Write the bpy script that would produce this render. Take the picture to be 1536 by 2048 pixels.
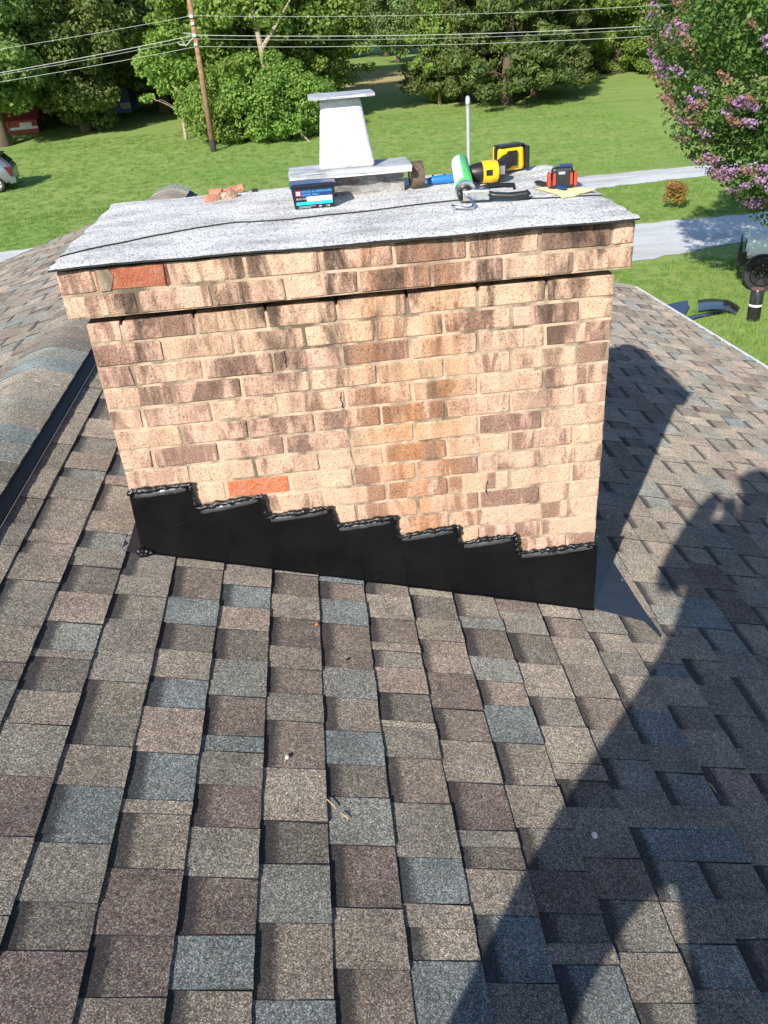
import bpy, bmesh, math, random
import numpy as np
from mathutils import Vector, Matrix

for _o in list(bpy.data.objects): bpy.data.objects.remove(_o)
scene = bpy.context.scene
col = scene.collection
random.seed(7); RNG = np.random.default_rng(7)

# ------------------------------------------------------------------ camera
CAM = Vector((0.680, -2.3236, 0.6665))
RIGHT = Vector((0.99355, -0.09094, -0.06769)); UP = Vector((0.10483, 0.50972, 0.85393)); FWD = Vector((0.04315, 0.85552, -0.51597))
FPX = 1653.0
cd = bpy.data.cameras.new('camera'); cam = bpy.data.objects.new('camera', cd); col.objects.link(cam)
cd.sensor_fit = 'HORIZONTAL'; cd.sensor_width = 36.0; cd.lens = FPX * 36.0 / 1536.0
cd.clip_start = 0.01; cd.clip_end = 2000.0
cam.matrix_world = Matrix(((RIGHT.x, UP.x, -FWD.x, CAM.x), (RIGHT.y, UP.y, -FWD.y, CAM.y), (RIGHT.z, UP.z, -FWD.z, CAM.z), (0, 0, 0, 1)))
scene.camera = cam

# ------------------------------------------------------------------ world, sun, exposure
SUN = Vector((1.54, 2.765, -1.84)).normalized()
EL = math.asin(-SUN.z); AZ = math.atan2(-SUN.x, -SUN.y)
world = bpy.data.worlds.new('World'); scene.world = world; world.use_nodes = True
wn = world.node_tree
sky = wn.nodes.new('ShaderNodeTexSky'); sky.sky_type = 'NISHITA'; sky.sun_disc = False
sky.sun_elevation = EL; sky.sun_rotation = AZ % (2 * math.pi); sky.air_density = 1.0; sky.dust_density = 0.4; sky.ozone_density = 3.0
wn.links.new(sky.outputs[0], wn.nodes['Background'].inputs[0]); wn.nodes['Background'].inputs[1].default_value = 0.118
sl = bpy.data.lights.new('sun', 'SUN'); sl.energy = 5.0; sl.angle = math.radians(0.55); sl.color = (1.0, 0.935, 0.84)
so = bpy.data.objects.new('sun', sl); col.objects.link(so)
so.rotation_euler = SUN.to_track_quat('-Z', 'Y').to_euler(); so.location = (-6, -12, 12)
scene.view_settings.view_transform = 'Standard'; scene.view_settings.look = 'None'
scene.view_settings.exposure = 0.60; scene.view_settings.gamma = 1.0; scene.view_settings.use_curve_mapping = False
scene.render.engine = 'CYCLES'; scene.cycles.use_denoising = True
scene.cycles.max_bounces = 6; scene.cycles.transparent_max_bounces = 6

# ------------------------------------------------------------------ helpers
def tag(o, label=None, cat=None, group=None, kind=None):
    if label: o['label'] = label
    if cat: o['category'] = cat
    if group: o['group'] = group
    if kind: o['kind'] = kind
    return o

def empty(name, loc=(0, 0, 0), rz=0.0):
    o = bpy.data.objects.new(name, None); col.objects.link(o)
    o.location = loc; o.rotation_euler = (0, 0, rz); o.empty_display_size = 0.1
    return o

class MB:
    def __init__(s): s.v = []; s.f = []
    def add(s, vs, fs):
        n = len(s.v); s.v += [tuple(v) for v in vs]; s.f += [tuple(i + n for i in f) for f in fs]; return s
    def box(s, c, d, R=None, taper=(1, 1)):
        hx, hy, hz = d[0] / 2, d[1] / 2, d[2] / 2
        vs = []
        for z, tx, ty in ((-hz, 1, 1), (hz, taper[0], taper[1])):
            for x, y in ((-hx, -hy), (hx, -hy), (hx, hy), (-hx, hy)):
                p = Vector((x * tx, y * ty, z))
                if R is not None: p = R @ p
                vs.append(p + Vector(c))
        return s.add(vs, [(3, 2, 1, 0), (4, 5, 6, 7), (0, 1, 5, 4), (1, 2, 6, 5), (2, 3, 7, 6), (3, 0, 4, 7)])
    def prism(s, pts, off):
        """closed polygon of 3-D points extruded by vector off"""
        n = len(pts); off = Vector(off)
        a = [Vector(p) for p in pts]; b = [p + off for p in a]
        return s.add(a + b, [tuple(range(n - 1, -1, -1)), tuple(range(n, 2 * n))] + [(i, (i + 1) % n, n + (i + 1) % n, n + i) for i in range(n)])
    def tube(s, path, rad, seg=8, cap=True):
        path = [Vector(p) for p in path]; n = len(path)
        if not hasattr(rad, '__len__'): rad = [rad] * n
        vs = []; prev = None
        for i, p in enumerate(path):
            t = (path[min(i + 1, n - 1)] - path[max(i - 1, 0)]).normalized()
            if prev is None:
                u = t.cross(Vector((0, 0, 1)))
                if u.length < 1e-3: u = t.cross(Vector((0, 1, 0)))
            else:
                u = prev - t * prev.dot(t)
            u.normalize(); prev = u; w = t.cross(u)
            for k in range(seg):
                a = 2 * math.pi * k / seg
                vs.append(p + (u * math.cos(a) + w * math.sin(a)) * rad[i])
        fs = [(i * seg + k, i * seg + (k + 1) % seg, (i + 1) * seg + (k + 1) % seg, (i + 1) * seg + k) for i in range(n - 1) for k in range(seg)]
        if cap: fs += [tuple(range(seg - 1, -1, -1)), tuple((n - 1) * seg + k for k in range(seg))]
        return s.add(vs, fs)
    def lathe(s, prof, o, axis, seg=20, closed=True):
        """prof: (distance along axis, radius)"""
        ax = Vector(axis).normalized(); u = ax.orthogonal().normalized(); w = ax.cross(u); o = Vector(o)
        vs = [o + ax * h + (u * math.cos(2 * math.pi * k / seg) + w * math.sin(2 * math.pi * k / seg)) * r for h, r in prof for k in range(seg)]
        n = len(prof)
        fs = [(i * seg + k, i * seg + (k + 1) % seg, (i + 1) * seg + (k + 1) % seg, (i + 1) * seg + k) for i in range(n - 1) for k in range(seg)]
        if closed: fs += [tuple(range(seg - 1, -1, -1)), tuple((n - 1) * seg + k for k in range(seg))]
        return s.add(vs, fs)
    def build(s, name, mat, parent=None, smooth=False, bevel=0.0, origin=None, seg=2):
        me = bpy.data.meshes.new(name)
        vs = s.v
        if origin is not None: vs = [(v[0] - origin[0], v[1] - origin[1], v[2] - origin[2]) for v in vs]
        me.from_pydata(vs, [], s.f)
        bm = bmesh.new(); bm.from_mesh(me); bmesh.ops.recalc_face_normals(bm, faces=bm.faces)
        if bevel > 0:
            bmesh.ops.bevel(bm, geom=[e for e in bm.edges if len(e.link_faces) == 2 and e.calc_face_angle(0) > 0.5], offset=bevel, segments=seg, affect='EDGES', profile=0.5)
        bm.to_mesh(me); bm.free()
        if smooth:
            me.polygons.foreach_set('use_smooth', [True] * len(me.polygons))
        o = bpy.data.objects.new(name, me); col.objects.link(o)
        if mat: me.materials.append(mat)
        if origin is not None: o.location = origin
        if parent:
            o.parent = parent
            if origin is None and parent.type == 'EMPTY':
                o.location = (0, 0, 0)
        return o

def adopt(o, parent):
    """parent keeping the world place; all our parents have no scale"""
    bpy.context.view_layer.update()
    o.parent = parent; o.matrix_parent_inverse = parent.matrix_world.inverted(); return o

def autosmooth(o, ang=35):
    me = o.data
    bm = bmesh.new(); bm.from_mesh(me)
    for f in bm.faces: f.smooth = True
    for e in bm.edges:
        if len(e.link_faces) == 2 and e.calc_face_angle(0) > math.radians(ang): e.smooth = False
    bm.to_mesh(me); bm.free(); return o

# ------------------------------------------------------------------ materials
class NT:
    def __init__(s, name):
        s.m = bpy.data.materials.new(name); s.m.use_nodes = True; s.t = s.m.node_tree
        s.bsdf = s.t.nodes['Principled BSDF']; s.out = s.t.nodes['Material Output']
    def n(s, typ, **kw):
        nd = s.t.nodes.new(typ)
        for k, v in kw.items(): setattr(nd, k, v)
        return nd
    def l(s, a, b): s.t.links.new(a, b)
    def pos(s, scale=(1, 1, 1), loc=(0, 0, 0)):
        g = s.n('ShaderNodeNewGeometry'); mp = s.n('ShaderNodeMapping')
        mp.inputs['Scale'].default_value = scale; mp.inputs['Location'].default_value = loc
        s.l(g.outputs['Position'], mp.inputs[0]); return mp.outputs[0]
    def noise(s, scale, detail=3, rough=0.55, vec=None, dist=0.0):
        nd = s.n('ShaderNodeTexNoise'); nd.inputs['Scale'].default_value = scale; nd.inputs['Detail'].default_value = detail
        nd.inputs['Roughness'].default_value = rough; nd.inputs['Distortion'].default_value = dist
        s.l(vec if vec is not None else s.pos(), nd.inputs['Vector']); return nd
    def ramp(s, fac, stops):
        r = s.n('ShaderNodeValToRGB'); e = r.color_ramp.elements
        while len(e) < len(stops): e.new(0.5)
        for i, (p, c) in enumerate(stops):
            e[i].position = p; e[i].color = (c, c, c, 1) if not hasattr(c, '__len__') else (*c, 1)
        s.l(fac, r.inputs[0]); return r.outputs[0]
    def mix(s, fac, a, b, mode='MIX'):
        m = s.n('ShaderNodeMix', data_type='RGBA', blend_type=mode)
        for sock, v in ((m.inputs[0], fac), (m.inputs[6], a), (m.inputs[7], b)):
            if hasattr(v, 'is_output'): s.l(v, sock)
            elif hasattr(v, '__len__'): sock.default_value = (*v, 1)
            else: sock.default_value = v
        return m.outputs[2]
    def math(s, op, a, b=None, clamp=False):
        m = s.n('ShaderNodeMath', operation=op); m.use_clamp = clamp
        for i, v in enumerate((a, b)):
            if v is None: continue
            if hasattr(v, 'is_output'): s.l(v, m.inputs[i])
            else: m.inputs[i].default_value = v
        return m.outputs[0]
    def bump(s, h, strength=0.5, dist=0.01):
        b = s.n('ShaderNodeBump'); b.inputs['Strength'].default_value = strength; b.inputs['Distance'].default_value = dist
        s.l(h, b.inputs['Height']); s.l(b.outputs[0], s.bsdf.inputs['Normal'])
    def set(s, color=None, rough=None, metal=None, spec=None):
        if color is not None:
            if hasattr(color, 'is_output'): s.l(color, s.bsdf.inputs['Base Color'])
            else: s.bsdf.inputs['Base Color'].default_value = (*color, 1)
        if rough is not None:
            if hasattr(rough, 'is_output'): s.l(rough, s.bsdf.inputs['Roughness'])
            else: s.bsdf.inputs['Roughness'].default_value = rough
        if metal is not None: s.bsdf.inputs['Metallic'].default_value = metal
        if spec is not None: s.bsdf.inputs['Specular IOR Level'].default_value = spec
        return s.m

def plain(name, c, rough=0.6, metal=0.0, var=0.15, scale=30, bump=0.0, spec=None):
    t = NT(name); f = t.noise(scale, 4).outputs[0]
    lo = tuple(x * (1 - var) for x in c); hi = tuple(min(1, x * (1 + var)) for x in c)
    t.set(t.ramp(f, [(0.3, lo), (0.7, hi)]), rough, metal, spec)
    if bump: t.bump(f, bump, 0.004)
    return t.m

def mat_shingle():
    t = NT('asphalt_granules')
    at = t.n('ShaderNodeAttribute', attribute_name='tint'); rec = t.n('ShaderNodeAttribute', attribute_name='band')
    v = t.n('ShaderNodeTexVoronoi'); v.inputs['Scale'].default_value = 430; t.l(t.pos(), v.inputs['Vector'])
    g = t.n('ShaderNodeSeparateColor'); t.l(v.outputs['Color'], g.inputs[0])
    gr = t.ramp(g.outputs[0], [(0.0, 0.30), (0.42, 0.78), (0.72, 1.10), (1.0, 2.2)])
    big = t.ramp(t.noise(7, 3, 0.65).outputs[0], [(0.3, 0.78), (0.7, 1.18)])
    mid = t.ramp(t.noise(90, 3, 0.7).outputs[0], [(0.3, 0.72), (0.7, 1.25)])
    stray = t.ramp(g.outputs[1], [(0.66, 0.0), (0.70, 0.75)])
    wearm = t.ramp(t.noise(26, 3, 0.7).outputs[0], [(0.42, 0.0), (0.68, 0.38)])
    bc = t.mix(t.math('MAXIMUM', stray, wearm), at.outputs['Color'], (0.190, 0.174, 0.150))
    c = t.mix(1.0, bc, gr, 'MULTIPLY'); c = t.mix(1.0, c, big, 'MULTIPLY'); c = t.mix(1.0, c, mid, 'MULTIPLY')
    hue = t.ramp(g.outputs[1], [(0.0, (1.0, 1.0, 1.0)), (0.55, (1.0, 0.97, 0.93)), (0.8, (0.92, 1.0, 1.08)), (1.0, (1.15, 0.98, 0.86))])
    c = t.mix(1.0, c, hue, 'MULTIPLY')
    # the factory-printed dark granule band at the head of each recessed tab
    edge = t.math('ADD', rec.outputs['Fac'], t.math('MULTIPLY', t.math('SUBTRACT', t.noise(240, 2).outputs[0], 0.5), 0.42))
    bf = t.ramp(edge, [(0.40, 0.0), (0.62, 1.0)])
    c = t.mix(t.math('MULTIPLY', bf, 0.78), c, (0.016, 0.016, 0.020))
    t.set(c, 0.92, 0, 0.3); t.bsdf.inputs['Diffuse Roughness'].default_value = 1.0
    h = t.math('ADD', g.outputs[2], t.math('MULTIPLY', t.noise(160, 3).outputs[0], 1.2))
    t.bump(h, 0.40, 0.0016)
    return t.m

def mat_brick(name, a, b, dark, rust=True):
    t = NT(name)
    oi = t.n('ShaderNodeObjectInfo')
    mp = t.n('ShaderNodeCombineXYZ'); t.l(t.math('MULTIPLY', oi.outputs['Random'], 37.0), mp.inputs[0]); t.l(t.math('MULTIPLY', oi.outputs['Random'], 11.0), mp.inputs[2])
    ad = t.n('ShaderNodeVectorMath', operation='ADD'); g = t.n('ShaderNodeNewGeometry'); t.l(g.outputs['Position'], ad.inputs[0]); t.l(mp.outputs[0], ad.inputs[1])
    sc = t.n('ShaderNodeVectorMath', operation='MULTIPLY'); sc.inputs[1].default_value = (1.0, 1.0, 0.22); t.l(ad.outputs[0], sc.inputs[0])
    base = t.mix(t.ramp(oi.outputs['Random'], [(0.15, 0.0), (0.9, 1.0)]), a, b)
    base = t.mix(t.ramp(t.noise(28, 4, 0.6, ad.outputs[0]).outputs[0], [(0.35, 0.0), (0.75, 0.55)]), base, (0.54, 0.30, 0.21))
    # flashed (kiln darkened) blotches with upright edges, differing from brick to brick
    bl = t.noise(10, 6, 0.62, sc.outputs[0], 0.5).outputs[0]
    bl = t.math('ADD', bl, t.math('MULTIPLY', t.math('SUBTRACT', oi.outputs['Random'], 0.5), 0.20))
    fac = t.ramp(bl, [(0.515, 0.0), (0.575, 0.78)])
    fac = t.math('MULTIPLY', fac, t.ramp(t.noise(170, 3, 0.7).outputs[0], [(0.25, 0.55), (0.6, 1.0)]))
    c = t.mix(fac, base, dark)
    if rust:
        # run-off stain with a shape of its own, orange, on the right half of the face
        sx = t.n('ShaderNodeSeparateXYZ'); g2 = t.n('ShaderNodeNewGeometry'); t.l(g2.outputs['Position'], sx.inputs[0])
        dx = t.math('ABSOLUTE', t.math('SUBTRACT', sx.outputs[0], 0.93)); r1 = t.math('SUBTRACT', 1.0, t.math('MULTIPLY', dx, 4.2), True)
        rs = t.ramp(t.noise(7, 4, 0.6, t.pos((1, 1, 0.16))).outputs[0], [(0.40, 0.0), (0.62, 1.0)])
        c = t.mix(t.math('MULTIPLY', t.math('MULTIPLY', r1, rs), 0.62), c, (0.56, 0.24, 0.075))
        # soot / algae streaks that run down the wall across bricks and joints
        st = t.ramp(t.noise(8.5, 6, 0.70, t.pos((1, 1, 0.26), (3.1, 0, 0.4)), 0.5).outputs[0], [(0.45, 0.0), (0.60, 1.0)])
        top = t.ramp(t.math('ADD', sx.outputs[2], 0.95), [(0.15, 0.12), (0.55, 0.45), (0.92, 1.0)])
        c = t.mix(t.math('MULTIPLY', t.math('MULTIPLY', st, top), 0.92), c, (0.062, 0.044, 0.034))
        wh = t.ramp(t.noise(15, 4, 0.7, t.pos((1, 1, 0.16), (9, 0, 0))).outputs[0], [(0.64, 0.0), (0.72, 1.0)])
        c = t.mix(t.math('MULTIPLY', wh, 0.45), c, (0.72, 0.66, 0.58))
    pit = t.ramp(t.noise(210, 4, 0.65).outputs[0], [(0.34, 0.35), (0.48, 1.0)])
    c = t.mix(1.0, c, pit, 'MULTIPLY')
    sp = t.ramp(t.noise(60, 2, 0.5, t.pos((1, 1, 1), (4, 4, 4))).outputs[0], [(0.70, 0.0), (0.735, 1.0)])
    c = t.mix(t.math('MULTIPLY', sp, 0.7), c, (0.34, 0.11, 0.065))
    t.set(c, 0.92, 0, 0.2)
    h = t.math('ADD', t.noise(75, 5, 0.65).outputs[0], t.math('MULTIPLY', t.noise(330, 3, 0.6).outputs[0], 0.6))
    t.bump(h, 0.8, 0.0065)
    return t.m

def mat_mortar():
    t = NT('mortar')
    c = t.ramp(t.noise(22, 5, 0.65).outputs[0], [(0.3, (0.42, 0.32, 0.23)), (0.7, (0.61, 0.47, 0.345))])
    st = t.ramp(t.noise(9, 5, 0.6, t.pos((1, 1, 0.4))).outputs[0], [(0.46, 0.0), (0.64, 1.0)])
    c = t.mix(t.math('MULTIPLY', st, 0.85), c, (0.085, 0.072, 0.05))
    t.set(c, 0.95, 0, 0.15); t.bump(t.noise(180, 4, 0.7).outputs[0], 0.7, 0.006)
    return t.m

def mat_cap():
    t = NT('white_mineral_felt')
    v = t.n('ShaderNodeTexVoronoi'); v.inputs['Scale'].default_value = 300; t.l(t.pos(), v.inputs['Vector'])
    g = t.n('ShaderNodeSeparateColor'); t.l(v.outputs['Color'], g.inputs[0])
    c = t.ramp(g.outputs[0], [(0.0, (0.09, 0.09, 0.09)), (0.14, (0.30, 0.30, 0.295)), (0.30, (0.66, 0.655, 0.64)), (1.0, (0.82, 0.815, 0.80))])
    wear = t.ramp(t.noise(6, 5, 0.62, t.pos((0.7, 1.8, 1))).outputs[0], [(0.42, 1.0), (0.70, 0.60)])
    c = t.mix(1.0, c, wear, 'MULTIPLY')
    spot = t.ramp(t.noise(70, 3, 0.6).outputs[0], [(0.62, 1.0), (0.74, 0.62)])
    c = t.mix(1.0, c, spot, 'MULTIPLY')
    t.set(c, 0.9, 0, 0.25); t.bump(t.math('ADD', g.outputs[1], t.noise(40, 4).outputs[0]), 0.4, 0.003)
    return t.m

def mat_grass(name, a, b, c3, s=1.0):
    t = NT(name)
    n1 = t.noise(0.16 * s, 5, 0.6).outputs[0]; n2 = t.noise(1.6 * s, 5, 0.65, t.pos((0.5, 1.5, 1))).outputs[0]; n3 = t.noise(26, 4, 0.75).outputs[0]
    c = t.mix(t.ramp(n1, [(0.35, 0.0), (0.65, 1.0)]), a, b)
    c = t.mix(t.ramp(n2, [(0.42, 0.0), (0.70, 0.75)]), c, c3)
    c = t.mix(1.0, c, t.ramp(n3, [(0.25, 0.45), (0.75, 1.5)]), 'MULTIPLY')
    mow = t.ramp(t.noise(0.9, 6, 0.7, t.pos((0.10, 1.0, 1), (0, 3, 0)), 0.3).outputs[0], [(0.40, 0.0), (0.66, 0.7)])
    c = t.mix(mow, c, (0.30, 0.355, 0.11))
    wd = t.ramp(t.noise(0.7, 7, 0.75, t.pos((1, 1, 1), (7, 1, 0))).outputs[0], [(0.56, 0.0), (0.68, 0.6)])
    c = t.mix(wd, c, (0.10, 0.20, 0.05))
    # dry, pale ground on the far meadow left of the cedars
    g = t.n('ShaderNodeNewGeometry'); sx = t.n('ShaderNodeSeparateXYZ'); t.l(g.outputs['Position'], sx.inputs[0])
    dx = t.math('MULTIPLY', t.math('SUBTRACT', sx.outputs[0], 7.0), 0.11); dy = t.math('MULTIPLY', t.math('SUBTRACT', sx.outputs[1], 68.0), 0.085)
    d = t.math('ADD', t.math('MULTIPLY', dx, dx), t.math('MULTIPLY', dy, dy)); d = t.math('ADD', d, t.math('MULTIPLY', n1, 0.5))
    c = t.mix(t.ramp(d, [(0.45, 0.9), (1.25, 0.0)]), c, (0.42, 0.35, 0.17))
    t.set(c, 0.85, 0, 0.2); t.bump(t.math('ADD', n3, n2), 0.5, 0.06)
    return t.m

def mat_leaf(name, dark, light, trans=0.25, vary=0.5):
    t = NT(name)
    at = t.n('ShaderNodeAttribute', attribute_name='lv'); oi = t.n('ShaderNodeObjectInfo')
    c = t.mix(at.outputs['Fac'], dark, light)
    hs = t.n('ShaderNodeHueSaturation'); t.l(c, hs.inputs['Color'])
    t.l(t.math('ADD', 0.485, t.math('MULTIPLY', oi.outputs['Random'], 0.03)), hs.inputs['Hue'])
    t.l(t.math('ADD', 1 - vary * 0.3, t.math('MULTIPLY', oi.outputs['Random'], vary * 0.6)), hs.inputs['Value'])
    c = hs.outputs[0]
    t.set(c, 0.55, 0, 0.35)
    tr = t.n('ShaderNodeBsdfTranslucent'); t.l(t.mix(1.0, c, (1.1, 1.25, 0.55), 'MULTIPLY'), tr.inputs[0])
    ms = t.n('ShaderNodeMixShader'); ms.inputs[0].default_value = trans
    t.l(t.bsdf.outputs[0], ms.inputs[1]); t.l(tr.outputs[0], ms.inputs[2]); t.l(ms.outputs[0], t.out.inputs[0])
    return t.m

M = {}
M['shingle'] = mat_shingle()
M['brick'] = mat_brick('tan_brick', (0.70, 0.48, 0.335), (0.68, 0.44, 0.34), (0.155, 0.090, 0.066))
M['brick_red'] = mat_brick('red_spalled_brick', (0.36, 0.095, 0.045), (0.34, 0.085, 0.045), (0.22, 0.06, 0.04), False)
M['brick_orange'] = mat_brick('orange_bare_brick', (0.56, 0.165, 0.07), (0.54, 0.155, 0.065), (0.50, 0.14, 0.06), False)
M['chip'] = mat_brick('salmon_brick_chip', (0.60, 0.27, 0.17), (0.62, 0.22, 0.12), (0.45, 0.2, 0.13), False)
M['mortar'] = mat_mortar()
M['cap'] = mat_cap()
M['felt_edge'] = plain('felt_underside', (0.02, 0.02, 0.02), 0.9)
M['deck'] = plain('roof_felt', (0.02, 0.02, 0.022), 0.95)
M['asphalt'] = plain('asphalt_edge', (0.016, 0.016, 0.018), 0.9, 0, 0.3, 200)
M['vent'] = plain('black_vent_plastic', (0.012, 0.012, 0.014), 0.6)
M['white_metal'] = plain('white_painted_metal', (0.80, 0.80, 0.80), 0.35, 0, 0.04)
M['soffit'] = plain('white_painted_wood', (0.75, 0.75, 0.73), 0.6)
M['galv'] = plain('galvanized_steel', (0.50, 0.53, 0.56), 0.42, 0.5, 0.12, 60)
M['steel'] = plain('bright_steel', (0.62, 0.64, 0.66), 0.22, 1.0, 0.1, 80)
M['chrome'] = plain('zinc_plated_steel', (0.66, 0.68, 0.66), 0.28, 1.0, 0.15, 90)
M['black_plastic'] = plain('black_plastic', (0.014, 0.014, 0.015), 0.42)
M['black_rubber'] = plain('black_rubber', (0.02, 0.02, 0.02), 0.7)
M['yellow'] = plain('yellow_plastic', (0.78, 0.50, 0.012), 0.38, 0, 0.05)
M['green'] = plain('green_plastic_tube', (0.10, 0.62, 0.13), 0.4, 0, 0.12, 60)
M['white_print'] = plain('white_print', (0.82, 0.82, 0.82), 0.4, 0, 0.03)
M['blue'] = plain('blue_handle', (0.02, 0.16, 0.50), 0.4)
M['orange'] = plain('orange_rubber', (0.52, 0.045, 0.02), 0.5)
M['paper'] = plain('yellow_paper', (0.80, 0.74, 0.40), 0.75, 0, 0.04)
M['carton'] = plain('black_printed_carton', (0.008, 0.011, 0.022), 0.25, 0, 0.2)
M['navy'] = plain('navy_print', (0.012, 0.035, 0.12), 0.3, 0, 0.1)
M['cyan'] = plain('cyan_print', (0.02, 0.52, 0.72), 0.35, 0, 0.05)
M['skyblue'] = plain('blue_print', (0.06, 0.40, 0.80), 0.35, 0, 0.05)
M['pink'] = plain('red_print', (0.72, 0.035, 0.09), 0.35, 0, 0.05)
M['grey_print'] = plain('grey_print', (0.30, 0.33, 0.36), 0.4, 0, 0.05)
M['brown_roll'] = plain('brown_gummed_roll', (0.115, 0.082, 0.055), 0.75, 0, 0.5, 90, 0.4)
M['white_dirty'] = None
t = NT('peeling_white_paint')
c_ = t.ramp(t.noise(14, 5, 0.6).outputs[0], [(0.30, (0.50, 0.51, 0.53)), (0.62, (0.66, 0.67, 0.69))])
c_ = t.mix(t.ramp(t.noise(46, 6, 0.75, None, 0.5).outputs[0], [(0.60, 0.0), (0.68, 0.8)]), c_, (0.33, 0.33, 0.33))
c_ = t.mix(t.ramp(t.noise(7, 6, 0.7, t.pos((1, 1, 0.3))).outputs[0], [(0.45, 0.0), (0.70, 0.55)]), c_, (0.36, 0.37, 0.39))
gg = t.n('ShaderNodeNewGeometry'); dd = t.n('ShaderNodeVectorMath', operation='DISTANCE'); dd.inputs[1].default_value = (0.742, 0.578, 0.262); t.l(gg.outputs['Position'], dd.inputs[0])
c_ = t.mix(t.ramp(t.math('ADD', dd.outputs['Value'], t.math('MULTIPLY', t.math('SUBTRACT', t.noise(120, 3).outputs[0], 0.5), 0.02)), [(0.004, 1.0), (0.011, 0.0)]), c_, (0.10, 0.055, 0.035))
t.set(c_, 0.55, 0, 0.4)
t.bump(t.math('ADD', t.noise(38, 6, 0.7, None, 0.6).outputs[0], t.math('MULTIPLY', t.noise(9, 4).outputs[0], 0.8)), 0.8, 0.014)
M['flue'] = t.m
M['flue_grey'] = plain('weathered_grey_slab', (0.38, 0.40, 0.43), 0.7, 0, 0.35, 16, 0.5)
t = NT('grey_flaking_concrete')
c_ = t.ramp(t.noise(30, 6, 0.7).outputs[0], [(0.30, (0.20, 0.19, 0.18)), (0.62, (0.50, 0.49, 0.47))])
c_ = t.mix(t.ramp(t.noise(11, 3).outputs[0], [(0.60, 0.0), (0.68, 1.0)]), c_, (0.36, 0.12, 0.07))
t.set(c_, 0.95, 0, 0.1); t.bump(t.noise(44, 6, 0.75, t.pos((1, 1, 2)), 0.5).outputs[0], 1.0, 0.02)
M['flue_base'] = t.m
t = NT('black_coil_metal')
t.set(t.ramp(t.noise(6, 4).outputs[0], [(0.3, (0.010, 0.010, 0.011)), (0.7, (0.018, 0.018, 0.019))]), t.ramp(t.noise(18, 5, 0.7).outputs[0], [(0.3, 0.14), (0.75, 0.30)]), 0, 1.0); t.bsdf.inputs['IOR'].default_value = 1.45
t.bump(t.noise(3.2, 3).outputs[0], 0.25, 0.02)
M['coil'] = t.m
t = NT('black_flashing_metal')
t.set(t.ramp(t.noise(6, 4).outputs[0], [(0.3, (0.004, 0.004, 0.005)), (0.7, (0.008, 0.008, 0.009))]), t.ramp(t.noise(14, 5, 0.7).outputs[0], [(0.3, 0.12), (0.75, 0.24)]), 0, 0.5)
t.bump(t.noise(4.5, 3, 0.5, t.pos((1, 1, 1.6))).outputs[0], 0.35, 0.02)
M['flash'] = t.m
t = NT('black_sheet_offcut')
t.set((0.010, 0.012, 0.016), 0.16, 0, 1.0); t.bsdf.inputs['IOR'].default_value = 2.4; t.bump(t.noise(3, 2).outputs[0], 0.1, 0.02)
M['offcut'] = t.m
t = NT('black_sealant')
t.set((0.008, 0.008, 0.009), 0.18, 0, 0.6); t.bump(t.noise(120, 4, 0.6).outputs[0], 0.6, 0.006)
M['sealant'] = t.m
M['hem'] = plain('black_hem_painted_sheen', (0.16, 0.16, 0.17), 0.34, 0.7, 0.4, 60)  # paler than the flashing: the black paint's sheen is put into the colour
M['wall_siding'] = plain('house_wall', (0.55, 0.40, 0.29), 0.9)
M['bark'] = plain('bark', (0.115, 0.085, 0.06), 0.95, 0, 0.45, 18, 0.8)
M['bark_pale'] = plain('pale_dead_wood', (0.33, 0.27, 0.20), 0.9, 0, 0.3, 14, 0.5)
M['pole'] = plain('weathered_pole', (0.25, 0.145, 0.085), 0.9, 0, 0.35, 9, 0.4)
M['pole_tar'] = plain('tarred_pole_foot', (0.035, 0.028, 0.022), 0.9)
M['wire'] = plain('grey_cable', (0.42, 0.44, 0.42), 0.55)
t = NT('pale_gravel')
c_ = t.ramp(t.noise(28, 4, 0.8).outputs[0], [(0.25, (0.46, 0.48, 0.49)), (0.75, (0.78, 0.80, 0.81))])
c_ = t.mix(t.ramp(t.noise(0.55, 5, 0.65, t.pos((0.35, 1.6, 1))).outputs[0], [(0.48, 0.0), (0.72, 0.7)]), c_, (0.27, 0.25, 0.20))
t.set(c_, 0.95, 0, 0.1); t.bump(t.noise(30, 4, 0.8).outputs[0], 0.8, 0.03)
M['gravel'] = t.m
M['lawn'] = mat_grass('lawn_grass', (0.200, 0.320, 0.076), (0.270, 0.365, 0.098), (0.160, 0.280, 0.066))
t = NT('grass_blade'); at_ = t.n('ShaderNodeObjectInfo')
t.set(t.ramp(at_.outputs['Random'], [(0.0, (0.085, 0.19, 0.024)), (0.6, (0.145, 0.27, 0.04)), (1.0, (0.23, 0.32, 0.07))]), 0.6, 0, 0.25)
M['blade'] = t.m
M['leaf_a'] = mat_leaf('leaf_deep_green', (0.120, 0.190, 0.058), (0.275, 0.370, 0.130), .5)
M['leaf_b'] = mat_leaf('leaf_fresh_green', (0.125, 0.205, 0.040), (0.310, 0.420, 0.100), .45)
M['leaf_c'] = mat_leaf('leaf_cedar', (0.070, 0.115, 0.030), (0.170, 0.230, 0.062), 0.35)
M['leaf_d'] = mat_leaf('leaf_pale_green', (0.16, 0.25, 0.09), (0.31, 0.42, 0.18), .45)
M['leaf_m'] = mat_leaf('leaf_myrtle', (0.040, 0.088, 0.018), (0.150, 0.235, 0.050), 0.35, 0.2)
M['leaf_r'] = mat_leaf('leaf_red_shrub', (0.24, 0.24, 0.04), (0.33, 0.15, 0.06), 0.25, 0.2)
M['petal'] = mat_leaf('lilac_petal', (0.24, 0.12, 0.27), (0.42, 0.27, 0.46), 0.25, 0.1)
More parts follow.
